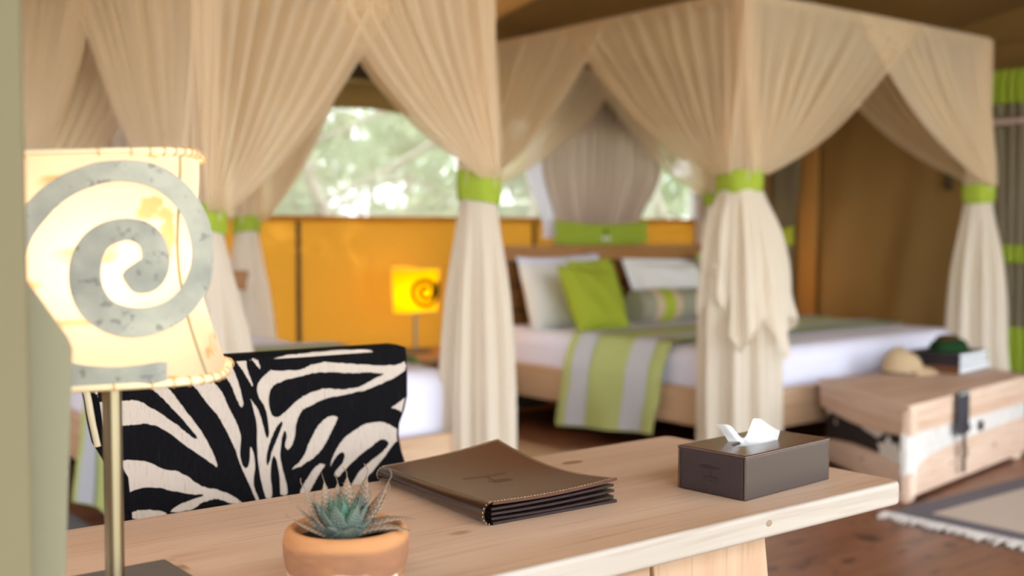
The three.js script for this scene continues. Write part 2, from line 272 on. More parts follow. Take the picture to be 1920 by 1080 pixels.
runner(B1, 4.0, 4.77, 0.06, 'green and gray bed runner hanging over the narrow bed, glimpsed behind the lamp pole');

// gathered curtains: each corner post carries two swags, a tie and a tail
function corner(o, label, spec) {
  const { e, n, tie, r, band = 0.11, tail, seedK } = spec, top = o.top, t = thing('bed_curtain', label, 'curtain', W(e, 0, n));
  const ph = seedK * 1.7;
  for (const [de, dn, L] of spec.sides) {
    const nx = -dn, nz = -de;   // outward-ish normal in (e, z)
    const out = Math.sign((de ? (n - (o.n0 + o.n1) / 2) : (e - (o.e0 + o.e1) / 2)));
    const ne = de ? 0 : out, nnn = de ? out : 0;
    const g = grid(110, 46, (u, v) => {
      const fall = 0.62 * v + 0.38 * Math.pow(v, 1.9), uu = u - 0.02;
      const s = (u < 0.04 ? -0.055 + u / 0.04 * 0.055 : L * (u - 0.04) / 0.96) * (1 - fall) + (uu * 1.1 - 0.35) * r * fall * 1.05;
      const env = Math.sin(PI * clamp(v * 1.02 + 0.06)), A = 0.006 + 0.021 * env;
      const wv = 0.05 * (vn(u * 6 + ph * 3, 0.5, 999, 9) - 0.5) + 0.02 * (vn(u * 15 + ph, 3.5, 999, 9) - 0.5), amp = 0.35 + 1.1 * vn(u * 11 + ph * 5, 7.5, 999, 9);
      const f = A * amp * (Math.sin((u + wv) * 2 * PI * (7 + L * 3) + ph + 0.8 * Math.sin(u * 5 + ph)) + 0.55 * Math.sin((u + wv) * 2 * PI * 19 + ph * 2) * (0.4 + 0.6 * Math.sin(u * 9 + ph))) + 0.003 * (1 - v) * Math.sin((u + wv) * 2 * PI * 31);
      const bulge = 0.042 + r * 0.65 * sm(0.35, 1, v), h = lerp(top + 0.006, tie + band * 0.3, v) - 0.07 * u * u * Math.sin(PI * v) * sm(0, 1, v);
      return [de * s + ne * (bulge + f), h, -(dn * s + nnn * (bulge + f)), u * L * 2, v];
    });
    part('net_swag', g, M.net, t);
    part('header_hem', grid(90, 2, (u, v) => { const s = L * u, f = 0.048 + 0.006 * Math.sin(u * 150 * L) * (1 - 0.5 * v); return [de * s + ne * f, top + 0.014 - v * 0.05, -(dn * s + nnn * f)]; }), M.net, t);
  }
  part('corner_gather', grid(120, 24, (u, v) => { const a = u * 2 * PI, k = lerp(0.056, r * 0.97, sm(0.3, 1, v)) * (1 + 0.07 * Math.sin(a * 9 + ph) + 0.04 * Math.sin(a * 17 + ph * 2)); return [k * Math.cos(a), lerp(top + 0.004, tie, v), k * Math.sin(a)]; }, true), M.net, t);
  const nb = seedK * 0.9, tg = (R, hA, hB, waves, amp, ox, oz, sq, mat, name, a0 = 0, a1 = 2 * PI) => part(name, grid(150, 40, (u, v) => {
    const a = lerp(a0, a1, u), tri = Math.abs(((u * 2.3 + nb) % 1) * 2 - 1), h = lerp(hA, hB + (a0 || a1 < 6 ? 0.20 * (1 - tri) : 0), v), k = R(v), w = amp * sm(0, 0.35, v) * k, rad = k + w * (Math.sin(a * waves + nb) + 0.5 * Math.sin(a * (waves * 2 + 3) + nb * 3 + v * 1.5));
    return [ox * v + rad * Math.cos(a) * sq, h + (v > 0.98 ? 0.03 * Math.sin(a * 3 + nb) : 0), oz * v + rad * Math.sin(a)];
  }, a0 === 0), mat, t);
  tg(tail.R, tie, tail.end, 8, 0.16, tail.oe || 0, -(tail.on || 0), 1, M.netDense, 'gathered_tail');
  for (const q of tail.layers || []) tg(q.R, tie - 0.02, q.end, 9, 0.10, q.oe || 0, -(q.on || 0), 1, M.netDense, 'overlay_tail', q.a0, q.a1);
  part('tie_band', grid(64, 6, (u, v) => { const a = u * 2 * PI, k = r * (1.04 + 0.05 * Math.sin(v * PI)) + 0.004 * Math.sin(a * 5 + nb); return [k * Math.cos(a), tie + band * (0.5 - v) + 0.012 * Math.sin(a + nb), k * Math.sin(a)]; }, true), M.green, t, 'lime green tie band');
  return t;
}
const flare = (r, m, b, p = 0.5) => (v) => v < p ? lerp(r, m, Math.sin(v / p * PI / 2)) : lerp(m, b, sm(p, 1, v));
// right bed
corner(B2, 'gathered cream net curtain at the near foot post of the wide bed, ragged layered hem', { e: B2.e0, n: B2.n0, tie: 1.405, r: 0.104, band: 0.115, seedK: 1, sides: [[1, 0, 1.45], [0, 1, 1.24]], tail: { R: flare(0.09, 0.17, 0.175, 0.5), end: 0.02, layers: [{ R: flare(0.10, 0.215, 0.245, 0.75), end: 0.58, a0: 0.3, a1: 2.6 }, { R: flare(0.10, 0.20, 0.24, 0.7), end: 0.48, a0: 4.6, a1: 6.9 }, { R: flare(0.10, 0.18, 0.20, 0.7), end: 0.80, a0: 2.0, a1: 3.6 }] } });
corner(B2, 'gathered cream net curtain at the far right foot post, behind the wooden trunk', { e: B2.e1, n: B2.n0, tie: 1.40, r: 0.085, band: 0.115, seedK: 2, sides: [[-1, 0, 1.30], [0, 1, 1.2]], tail: { R: flare(0.07, 0.15, 0.19, 0.6), end: 0.02 } });
corner(B2, 'cream net curtain at the head post of the wide bed beside the bedside lamp', { e: B2.e0, n: B2.n1, tie: 1.37, r: 0.08, band: 0.11, seedK: 3, sides: [[1, 0, 1.30], [0, -1, 1.2]], tail: { R: flare(0.06, 0.10, 0.10), end: 0.05 } });
corner(B2, 'cream net curtain at the head post behind the near foot curtain of the wide bed', { e: B2.e1, n: B2.n1, tie: 1.40, r: 0.075, band: 0.10, seedK: 4, sides: [[-1, 0, 1.30], [0, -1, 1.2]], tail: { R: flare(0.06, 0.10, 0.11), end: 0.05 } });
// left bed
corner(B1, 'tall gathered cream net curtain between the two beds, tied in green', { e: B1.e1, n: B1.n0, tie: 1.338, r: 0.08, band: 0.115, seedK: 5, sides: [[-1, 0, 0.86], [0, 1, 1.35]], tail: { R: flare(0.068, 0.135, 0.125, 0.75), end: 0.02 } });
corner(B1, 'cream net curtain rising behind the glowing lamp shade', { e: B1.e0, n: B1.n0, tie: 1.205, r: 0.066, band: 0.09, seedK: 6, sides: [[1, 0, 0.86], [0, 1, 1.3]], tail: { R: (v) => lerp(0.055, 0.27, v), end: 0.02 } });
corner(B1, 'cream net curtain at the head post just right of the glowing lamp, lower green tie', { e: B1.e1, n: B1.n1, tie: 1.20, r: 0.068, band: 0.085, seedK: 7, sides: [[-1, 0, 0.9], [0, -1, 1.3]], tail: { R: flare(0.055, 0.15, 0.21, 0.8), end: 0.02 } });
corner(B1, 'cream net curtain at the left edge behind the tent post', { e: B1.e0, n: B1.n1, tie: 1.20, r: 0.068, band: 0.085, seedK: 8, sides: [[1, 0, 0.8], [0, -1, 1.3]], tail: { R: flare(0.055, 0.12, 0.15, 0.8), end: 0.02 } });

// ---------------------------------------------------------------- window and wall curtains
function pleated(name, label, cat, prof, m, axis, at, waves, amp, extra) {   // prof: [h, from, to] down the cloth; axis 'n': hangs along e at n = at; 'e': hangs along n at e = at
  const c0 = (prof[0][1] + prof[0][2]) / 2, t = thing(name, label, cat, axis === 'n' ? W(c0, 0, at) : W(at, 0, c0));
  const S = (h) => { for (let i = 0; i < prof.length - 1; i++) if (h <= prof[i][0] && h >= prof[i + 1][0]) { const k = sm(prof[i][0], prof[i + 1][0], h); return [lerp(prof[i][1], prof[i + 1][1], k), lerp(prof[i][2], prof[i + 1][2], k)]; } return prof.at(-1).slice(1); };
  const hT = prof[0][0], hB = prof.at(-1)[0];
  const put = (u, h, d) => { const [a, b] = S(h), s = lerp(a, b, u) - c0; return axis === 'n' ? [s, h, d] : [-d, h, -s]; };
  part('pleated_cloth', grid(130, 40, (u, v) => { const h = lerp(hT, hB, v); const p = put(u, h, 0.03 + amp * Math.sin(u * 2 * PI * waves + Math.sin(u * 7 + h * 2)) + 0.4 * amp * Math.sin(u * 2 * PI * waves * 2.3 + h)); return [...p, u, v]; }), m, t);
  extra?.(t, put); return t;
}
const bandOn = (h0, h1, bulge, emblem) => (t, put) => {
  part('tie_band', grid(40, 8, (u, v) => { const p = put(lerp(-0.04, 1.04, u), lerp(h1, h0, v) - 0.03 * Math.sin(u * PI), bulge + 0.03 * Math.sin(u * PI)); return p; }), M.green, t, 'lime green tie band');
  if (emblem) {   // small printed tree badge, raised stitching
    const dots = [];
    for (const [du, dh, r] of [[0.5, 0.025, 0.018], [0.475, -0.02, 0.017], [0.53, -0.02, 0.017]]) { const p = put(du, (h0 + h1) / 2 + dh - 0.03, bulge + 0.036); const g = new THREE.SphereGeometry(r, 12, 8).scale(1, 0.9, 0.25).translate(...p); dots.push(g); }
    part('badge', dots[0], M.greenDark, t, 'dark tree badge'); part('badge', merged(dots.slice(1)), M.whitePillow, t, 'pale badge base');
  }
};
pleated('window_curtain', 'lilac gray window curtain gathered above the wide bed headboard with a green badge band', 'curtain', [[2.15, 5.02, 6.05], [1.6, 4.94, 6.1], [1.17, 5.06, 5.86], [0.95, 5.0, 5.92]], M.lilac, 'n', 5.99, 12, 0.030, (t, put) => {
  bandOn(1.09, 1.245, 0.075, true)(t, put);
  part('lining_edge', grid(8, 30, (u, v) => { const h = lerp(2.1, 1.12, v), p = put(lerp(-0.11, 0.03, u), h, 0.015 + 0.01 * Math.sin(u * 9)); return p; }), M.lining, t, 'bluish white lining edge');
});
pleated('window_curtain', 'lilac gray window curtain behind the left bed, seen through the parted nets', 'curtain', [[2.1, 1.7, 2.5], [1.6, 1.72, 2.48], [1.17, 1.8, 2.35], [0.9, 1.75, 2.4]], M.lilac, 'n', 5.97, 10, 0.03, bandOn(1.08, 1.22, 0.07, false));
{ const a = pick(1470, 440, { e: 7.5 });
  pleated('wall_curtain', 'dull brown wall curtain with green tie in the corner behind the wide bed', 'curtain', [[2.2, a.n - 0.16, a.n + 0.1], [1.6, a.n - 0.15, a.n + 0.12], [a.h, a.n - 0.11, a.n + 0.12], [0.05, a.n - 0.13, a.n + 0.12]], M.taupe, 'e', 7.53, 7, 0.014, bandOn(a.h - 0.075, a.h + 0.075, 0.06, false)); }
{ const a = pick(1912, 476, { e: 7.5 }), b = pick(1900, 195, { e: 7.5 }), c = pick(1900, 138, { e: 7.5 }), d = pick(1900, 230, { e: 7.5 });
  pleated('wall_curtain', 'dull brown wall curtain at the right edge with green valance and green hem', 'curtain', [[c.h, a.n - 0.4, a.n + 0.28], [0.05, a.n - 0.4, a.n + 0.24]], M.taupe, 'e', 7.5, 9, 0.016, (t, put) => {
    const strip = (name, h0, h1, dd, l) => part(name, grid(70, 4, (u, v) => put(lerp(-0.02, 1.02, u), lerp(h1, h0, v), dd + 0.012 * Math.sin(u * 2 * PI * 11))), M.green, t, l);
    strip('valance', b.h, c.h + 0.02, 0.075, 'lime green valance'); strip('tie_band', a.h - 0.06, a.h + 0.06, 0.075, 'lime green tie band'); strip('hem_band', 0.22, 0.52, 0.06, 'lime green hem');
  });
  solo('curtain_rod', 'pale rod across the brown curtain at the right edge', 'curtain rod', new THREE.CylinderGeometry(0.022, 0.022, 1.0, 16).rotateX(PI / 2).translate(7.38, d.h, -(a.n - 0.22)), std('#d8c0b4', 0.6));
}

// ---------------------------------------------------------------- pillows on the wide bed
function pillowGeo(w, h, d, flange = 0) {
  return (() => {
    const side = (s) => grid(28, 28, (u, v) => { const x = u * 2 - 1, y = v * 2 - 1, k = Math.pow(Math.max(0, (1 - x ** 4) * (1 - y ** 4)), 0.55), pinch = 1 - 0.07 * (1 - Math.abs(x * y)) * (x * x + y * y) * 0.5; return [x * w / 2 * (1 - 0.05 * (1 - y * y)) * (s > 0 ? 1 : 1), y * h / 2 * (1 - 0.05 * (1 - x * x)) * pinch, s * d / 2 * k + 0.004 * Math.sin(x * 7 + y * 5) * k, u * w, v * h]; });
    const g = [side(1), side(-1)];
    if (flange) g.push(grid(1, 1, (u, v) => [(u * 2 - 1) * (w / 2 + flange), (v * 2 - 1) * (h / 2 + flange), 0]));
    return merged(g);
  })();
}
function pillow(name, label, cat, pos, w, h, d, m, lean, yaw, roll = 0, flange = 0, group) {
  const p = solo(name, label, cat, pillowGeo(w, h, d, flange), m, group); p.position.copy(pos); p.rotation.order = 'YXZ'; p.rotation.set(lean, yaw, roll); return p;
}
pillow('pillow', 'white pillow leaning on the headboard, behind the other white pillow', 'pillow', W(4.83, 0.80, 5.58), 0.72, 0.46, 0.16, M.white, -0.28, 0.02, 0.03);
pillow('pillow', 'white pillow at the left end of the wide bed beside the green cushion', 'pillow', W(4.60, 0.765, 5.38), 0.56, 0.44, 0.17, M.whitePillow, -0.36, 0.10, -0.05);
pillow('pillow', 'white pillow with beige flange behind the striped bolster', 'pillow', W(5.76, 0.785, 5.50), 0.76, 0.36, 0.17, M.whitePillow, -0.5, 0.0, -0.03, 0.035);
pillow('cushion', 'plain lime green square cushion at the front of the wide bed', 'cushion', W(4.55, 0.765, 5.0), 0.45, 0.43, 0.16, M.greenCushion, -0.5, 0.16, -0.10);
pillow('cushion', 'green cushion peeking from behind the plain green one', 'cushion', W(4.90, 0.82, 5.36), 0.38, 0.38, 0.12, M.greenCushion, -0.4, 0, 0.05);
pillow('cushion', 'pale green badge cushion at the right, half hidden by the near net curtain', 'cushion', W(6.13, 0.83, 5.38), 0.40, 0.40, 0.12, M.greenPale, -0.35, -0.1, 0);
{ const t = thing('bolster', 'gray bolster with a green middle stripe and pale rings on the wide bed', 'bolster', W(5.50, 0.69, 5.22));
  const cyl = (x0, x1, r) => { const g = new THREE.LatheGeometry([[0, x0], [r * 0.9, x0], [r, x0 + 0.02], [r, x1 - 0.02], [r * 0.9, x1], [0, x1]].map(([a, b]) => new THREE.Vector2(a, b)), 40); return g.rotateZ(-PI / 2); };
  part('bolster_body', cyl(-0.42, 0.42, 0.105), M.grayBolster, t); part('ring', cyl(-0.31, -0.06, 0.109), M.beige, t, 'pale ring'); part('stripe', cyl(-0.25, -0.12, 0.112), M.greenCushion, t, 'green stripe');
}

// ---------------------------------------------------------------- lamps
const bulbM = new THREE.MeshStandardMaterial({ color: 0x000000, emissive: new THREE.Color(1, 0.75, 0.4), emissiveIntensity: 0.8 });
function traced(pts) { return pts.map(([x, y]) => [40 + x / 2.348, 280 + y / 2.348]); }
const spIn = traced([[535, 480], [531, 440], [510, 412], [470, 398], [428, 408], [385, 430], [362, 470], [350, 520], [352, 580], [370, 630], [402, 668], [450, 690], [510, 700], [580, 692], [640, 670], [690, 630], [725, 575], [748, 510], [752, 440], [740, 370], [715, 300], [670, 235], [610, 185], [540, 155], [460, 140], [380, 145], [300, 168], [230, 200], [160, 250], [100, 315], [50, 385], [20, 470], [5, 560], [5, 660], [40, 780], [110, 880], [230, 940], [340, 958], [430, 960], [520, 952], [600, 938], [640, 940]]);
const spOut = traced([[640, 1012], [600, 1025], [520, 1040], [430, 1050], [310, 1055], [200, 1035], [90, 970], [0, 860], [-55, 700], [-65, 540], [-40, 400], [0, 285], [45, 222], [110, 160], [180, 115], [260, 82], [330, 60], [400, 52], [480, 50], [560, 60], [630, 85], [690, 125], [750, 180], [795, 250], [825, 320], [840, 400], [842, 490], [832, 580], [800, 650], [750, 715], [690, 765], [620, 800], [540, 822], [460, 825], [400, 812], [340, 785], [280, 740], [240, 680], [218, 610], [213, 540], [225, 470], [255, 410], [300, 360], [360, 325], [430, 308], [500, 308], [560, 325], [610, 365], [640, 420], [652, 480], [645, 540], [620, 590], [580, 622], [530, 632], [490, 620], [450, 562], [462, 530]]);
{
  const c = pick(310, 1047, { h: 0.764 }), le = c.e - 0.095, ln = c.n - 0.095, yaw = Math.atan2(-le, ln) - 0.16 + PI * 0;
  const base = W(le, 0.752, ln), t = thing('table_lamp', 'glowing hide-shade lamp with a big gray leather spiral on the desk', 'lamp', base);
  part('base_plate', boxUV(new RoundedBoxGeometry(0.19, 0.012, 0.19, 3, 0.003).translate(0, 0.006, 0)), M.plate, t);
  part('pole', new THREE.CylinderGeometry(0.0105, 0.0105, 0.36, 24).translate(0, 0.19, 0), M.steel, t, 'worn metal pole');
  const H0 = 0.258, H1 = 0.498, sx = (v) => v < 0.55 ? lerp(0.132, 0.104, Math.sin(v / 0.55 * PI / 2)) : lerp(0.104, 0.112, sm(0.55, 1, v)), sz = (v) => lerp(0.108, 0.098, v);
  const ring = (a, v, off = 0) => { const ca = Math.cos(a), sa = Math.sin(a), m = 2 / 4.2; return [(sx(v) + off) * Math.sign(ca) * Math.abs(ca) ** m, lerp(H0, H1, v), (sz(v) + off) * Math.sign(sa) * Math.abs(sa) ** m]; };
  const tiltZ = 0.035;
  const sh = part('lamp_shade', grid(120, 40, (u, v) => [...ring(u * 2 * PI, v), u * 2, v]), new THREE.MeshPhysicalMaterial({ color: lin('#e3d3c2'), map: hideTex, specularIntensity: 0.2, roughness: 1, side: THREE.DoubleSide, transmission: 0.75, thickness: 0, ior: 1.05, emissive: new THREE.Color(1, 0.62, 0.34), emissiveMap: hideTex, emissiveIntensity: 0.022 }), t, 'cream hide shade');
  sh.rotation.order = 'YZX'; sh.rotation.y = yaw; sh.rotation.z = tiltZ; sh.updateMatrix();
  for (const v of [0, 1]) { const pts = []; for (let i = 0; i < 72; i++) pts.push(new THREE.Vector3(...ring(i / 72 * 2 * PI, v, 0.002))); part('rim_piping', new THREE.TubeGeometry(new THREE.CatmullRomCurve3(pts, true), 160, 0.0042, 8, true), std('#e6d3a8', 0.8), sh);
    const st = []; for (let i = 0; i < 34; i++) { const p = ring(i / 34 * 2 * PI + 0.05, v, 0.003); st.push(new THREE.TorusGeometry(0.005, 0.0007, 5, 10).rotateY(-i / 34 * 2 * PI).translate(...p)); } const m = part('whip_stitch', merged(st), std('#c99c66', 0.8), sh); m.userData.kind = 'stuff'; }
  for (const a of [0.62, PI - 0.62]) { const pts = []; for (let i = 0; i <= 12; i++) pts.push(new THREE.Vector3(...ring(a, i / 12, 0.001))); part('seam', tube(pts, 0.0016, 20, 6), std('#8f8a66', 0.8), sh); }
  // leather spiral: traced outline laid on the front of the shade, 3 mm thick
  sh.updateMatrix(); const toLocal = new THREE.Matrix4().makeTranslation(base.x, base.y, base.z).multiply(sh.matrix).invert();
  const o = new THREE.Vector3(0, EYE, 0).applyMatrix4(toLocal);
  const front = (y) => sz(clamp((y - H0) / (H1 - H0))) + 0.001;
  const proj = ([px, py]) => { const d = ray(px, py).transformDirection(toLocal); let z = 0.105, p; for (let k = 0; k < 6; k++) { p = o.clone().addScaledVector(d, (z - o.z) / d.z); z = front(p.y); } return new THREE.Vector2(p.x, p.y); };
  const smooth = (a) => new THREE.SplineCurve(a.map(proj)).getPoints(a.length * 4);
  const g = new THREE.ExtrudeGeometry(new THREE.Shape([...smooth(spIn), ...smooth(spOut)]), { depth: 0.003, bevelEnabled: true, bevelThickness: 0.0006, bevelSize: 0.0006, bevelSegments: 1 });
  const p = g.attributes.position; for (let i = 0; i < p.count; i++) p.setZ(i, p.getZ(i) + front(p.getY(i))); g.computeVertexNormals();
  part('leather_spiral', g, M.suede, sh, 'gray leather spiral');
  part('bulb', new THREE.SphereGeometry(0.03, 20, 14).translate(0, 0.37, 0), bulbM, t);
  const l = new THREE.PointLight(new THREE.Color(1, 0.82, 0.70), 0.033); l.position.set(0, 0.37, 0); l.castShadow = true; l.name = 'table_lamp_glow'; t.add(l);
}
function bedsideLamp(label, e, n, h0, yaw) {
  const t = thing('bedside_lamp', label, 'lamp', W(e, h0, n), yaw);
  part('base_plate', new THREE.CylinderGeometry(0.10, 0.10, 0.014, 36).translate(0, 0.007, 0), M.plate, t);
  part('pole', new THREE.CylinderGeometry(0.012, 0.012, 0.26, 18).translate(0, 0.14, 0), M.steel, t);
  const R = (v) => lerp(0.128, 0.143, v);
  part('lamp_shade', grid(64, 14, (u, v) => { const a = u * 2 * PI, r = R(v); return [r * Math.cos(a), lerp(0.235, 0.50, v) + 0.006 * Math.sin(a * 2), r * 0.9 * Math.sin(a)]; }, true), new THREE.MeshPhysicalMaterial({ color: lin('#f0c400'), roughness: 1, side: THREE.DoubleSide, transmission: 0.5, thickness: 0, ior: 1.05, emissive: new THREE.Color(1, 0.62, 0.0), emissiveIntensity: 0.035 }), t, 'glowing yellow shade');
  for (const v of [0.02, 0.98]) { const pts = []; for (let i = 0; i < 40; i++) { const a = i / 40 * 2 * PI; pts.push(new THREE.Vector3((R(v) + 0.002) * Math.cos(a), lerp(0.235, 0.50, v) + 0.006 * Math.sin(a * 2), (R(v) + 0.002) * 0.9 * Math.sin(a))); } part('rim_piping', new THREE.TubeGeometry(new THREE.CatmullRomCurve3(pts, true), 80, 0.006, 6, true), std('#e8c840', 0.8), t); }
  // thin dark spiral laid round the shade's front
  const pts = []; for (let i = 0; i <= 120; i++) { const k = i / 120, r = lerp(0.016, 0.102, k), a = k * 2.0 * 2 * PI + 0.6, s = 0.062 + r * Math.cos(a), y = 0.365 + r * Math.sin(a) * 0.95, ang = PI / 2 - s / 0.136, q = R((y - 0.235) / 0.265) + 0.005; if (y > 0.24 && y < 0.496) pts.push(new THREE.Vector3(q * Math.cos(ang), y, q * 0.9 * Math.sin(ang))); }
  part('spiral', tube(pts, 0.0125, 160, 8), std('#101006', 0.9, { specularIntensity: 0.1 }), t, 'dark spiral');
  part('bulb', new THREE.SphereGeometry(0.028, 16, 12).translate(0, 0.34, 0), bulbM, t);
  const l = new THREE.PointLight(new THREE.Color(1, 0.62, 0.18), 0.032); l.position.set(0, 0.34, 0); l.castShadow = true; l.name = 'bedside_lamp_glow'; t.add(l);
}
function nightstand(label, e0, e1, n0, n1, h) {
  const t = thing('nightstand', label, 'nightstand', W((e0 + e1) / 2, 0, (n0 + n1) / 2)), c = t.position, P = (name, g) => part(name, g.translate(-c.x, 0, -c.z), M.headboard, t);
  P('top_board', box(e0 - 0.01, e1 + 0.01, h - 0.035, h, n0 - 0.01, n1, 0.006)); P('side_panel', box(e0, e0 + 0.03, 0, h - 0.035, n0, n1, 0.004)); P('side_panel', box(e1 - 0.03, e1, 0, h - 0.035, n0, n1, 0.004));
  P('shelf', box(e0 + 0.03, e1 - 0.03, h - 0.2, h - 0.175, n0 + 0.01, n1, 0.004)); P('shelf', box(e0 + 0.03, e1 - 0.03, 0.06, 0.085, n0 + 0.01, n1, 0.004)); P('back_panel', box(e0 + 0.03, e1 - 0.03, 0.06, h - 0.035, n1 - 0.015, n1, 0.002));
}
nightstand('low brown nightstand between the two beds under the yellow lamp', 3.45, 4.08, 5.42, 5.92, 0.45);
nightstand('low brown nightstand beyond the wide bed, under the half hidden lamp', 6.72, 7.3, 5.42, 5.92, 0.45);
bedsideLamp('yellow glowing lamp with a dark spiral standing between the two beds', 3.755, 5.70, 0.451, -0.58);
bedsideLamp('yellow glowing lamp almost hidden behind the near net curtain', 6.93, 5.72, 0.451, -0.58);

// ---------------------------------------------------------------- trunk at the foot of the wide bed, with what lies on it
{
  const TH = 0.423, N = pick(1706, 761, { h: TH }), L0 = pick(1526, 708, { h: TH }), F = pick(1930, 703, { h: TH }), L = { e: lerp(N.e, L0.e, 0.93), n: lerp(N.n, L0.n, 0.93) };
  const dF = { e: F.e - N.e, n: F.n - N.n }, lf = Math.hypot(dF.e, dF.n), ue = dF.e / lf, un = dF.n / lf, LEN = 1.42;
  const R = { e: N.e + ue * LEN, n: N.n + un * LEN }, K = { e: R.e + (L.e - N.e) * 0.55, n: R.n + (L.n - N.n) * 0.55 };
  const org = W(N.e, 0, N.n), t = thing('wooden_trunk', 'pale wooden trunk with cowhide panels and leather strap standing before the wide bed', 'trunk', org);
  const at = (q, h) => W(q.e, h, q.n).sub(org);
  const quad = (inset, h0, h1) => { const cs = [N, R, K, L], ce = (N.e + R.e + K.e + L.e) / 4, cn = (N.n + R.n + K.n + L.n) / 4; const s = new THREE.Shape(cs.map((q) => { const de = q.e - ce, dn = q.n - cn, l = Math.hypot(de, dn); return new THREE.Vector2(q.e - de / l * inset - N.e, q.n - dn / l * inset - N.n); })); return new THREE.ExtrudeGeometry(s, { depth: h1 - h0 - 0.008, bevelEnabled: true, bevelThickness: 0.004, bevelSize: 0.004, bevelSegments: 2 }).rotateX(-PI / 2).translate(0, h0 + 0.004, 0); };
  part('lid_board', quad(0.0, TH - 0.03, TH), M.trunk, t);
  part('cowhide_body', quad(0.045, 0.05, TH - 0.03), M.cowDark, t, 'dark brown and white cowhide');
  part('base_board', quad(0.03, 0.02, 0.05), M.trunk, t);
  // board on an edge A->B with a curved outline, standing 28 mm thick
  function board(name, A, B, pts, m, proud = 0, label) {
    const len = Math.hypot(B.e - A.e, B.n - A.n), g = new THREE.ExtrudeGeometry(new THREE.Shape(pts(len)), { depth: 0.024, bevelEnabled: true, bevelThickness: 0.003, bevelSize: 0.003, bevelSegments: 2, curveSegments: 24 });
    const a = at(A, 0), ang = Math.atan2(B.n - A.n, B.e - A.e); g.translate(0, 0, -0.03 + proud).rotateY(ang).translate(a.x, 0, a.z); return part(name, g, m, t, label);
  }
  const v2 = (x, y) => new THREE.Vector2(x, y);
  const arcD = (n, f) => Array.from({ length: n + 1 }, (_, i) => f(i / n));
  const white = std('#ffffff', 0.9, { map: tex(256, 128, (u, v) => { const q = fbm(u, v, 8, 5, 3), f = 0.06 * fbm(u, v, 50, 50, 2); return [0.95 - f - 0.1 * q, 0.93 - f - 0.1 * q, 0.91 - f - 0.1 * q]; }) });
  // end facing left
  board('end_lid_panel', L, N, (l) => [v2(0, TH - 0.032), v2(l, TH - 0.032), ...arcD(20, (k) => v2(lerp(l, 0, k), 0.294 - 0.032 * Math.sin(PI * clamp(k * 1.02))))], M.trunk);
  board('end_base_panel', L, N, (l) => [v2(0, 0.035), v2(l, 0.035), ...arcD(20, (k) => v2(lerp(l, 0, k), 0.122 + 0.032 * Math.sin(PI * k)))], M.trunk);
  board('hide_patch', L, N, (l) => [[0.60, 0.13], [0.66, 0.17], [0.63, 0.20], [0.70, 0.21], [0.74, 0.255], [0.77, 0.215], [0.83, 0.23], [0.86, 0.19], [0.93, 0.20], [0.96, 0.15], [0.97, 0.11], [0.80, 0.10]].map(([a, b]) => v2(a * l, b)), white, -0.022, 'white cowhide patch');
  // long front
  board('front_lid_panel', N, R, (l) => [v2(0, 0.30), v2(l, 0.285), v2(l, TH - 0.032), v2(0, TH - 0.032)], M.trunk, 0.002);
  board('front_hide_panel', N, R, (l) => [v2(0, 0.12), v2(l, 0.18), v2(l, 0.29), v2(0, 0.296)], white, -0.006, 'white hide with black spots');
  board('front_base_panel', N, R, (l) => [v2(0, 0.035), v2(l, 0.035), v2(l, 0.205), v2(l * 0.5, 0.20), v2(l * 0.18, 0.175), v2(l * 0.08, 0.145), v2(0, 0.115)], M.trunk, 0.002);
  for (const [u, h, r] of [[0.455, 0.250, 0.016], [0.56, 0.240, 0.026]]) { const q = at({ e: N.e + ue * LEN * u, n: N.n + un * LEN * u }, h); part('hide_spot', new THREE.SphereGeometry(r, 14, 10).scale(1, 1, 0.12).rotateY(Math.atan2(un, ue)).translate(q.x + un * 0.006, q.y, q.z + ue * 0.006), M.bookDark, t); }
  for (const u of [0.03, 0.94]) { const q = at({ e: N.e + ue * LEN * u - un * 0.04, n: N.n + un * LEN * u + ue * 0.04 }, 0); part('foot', boxUV(new RoundedBoxGeometry(0.07, 0.036, 0.06, 2, 0.004).translate(q.x, 0.018, q.z)), M.trunk, t); }
  // strap
  const sA = pick(1792, 735, { h: TH }), us = ((1792 - 1706) / (1930 - 1706)) * lf * 0.93, q = at({ e: N.e + ue * us + un * 0.02, n: N.n + un * us - ue * 0.02 }, 0), ang = Math.atan2(un, ue);
  const st = part('strap', new RoundedBoxGeometry(0.125, 0.20, 0.012, 3, 0.005).translate(0, TH - 0.085, 0.006).rotateY(ang).translate(q.x, 0, q.z), M.strap, t, 'dark leather strap');
  part('strap_tail', new RoundedBoxGeometry(0.026, 0.26, 0.01, 3, 0.004).translate(0.0, 0.19, 0.012).rotateY(ang).translate(q.x, 0, q.z), M.leatherDark, st);
  part('buckle', new THREE.TorusGeometry(0.02, 0.005, 8, 20).translate(0, 0.155, 0.02).rotateY(ang).translate(q.x, 0, q.z), M.steel, st, 'metal buckle');
  const sx = []; for (let i = 0; i < 8; i++) sx.push(new THREE.BoxGeometry(0.004, 0.014, 0.003).translate(-0.054 + i * 0.0154, TH + 0.004, 0.012).rotateY(ang).translate(q.x, 0, q.z)); part('stitching', merged(sx), M.whitePillow, st).userData.kind = 'stuff';
  // books
  const b0 = pick(1803, 704, { h: TH }), angB = 0.50;
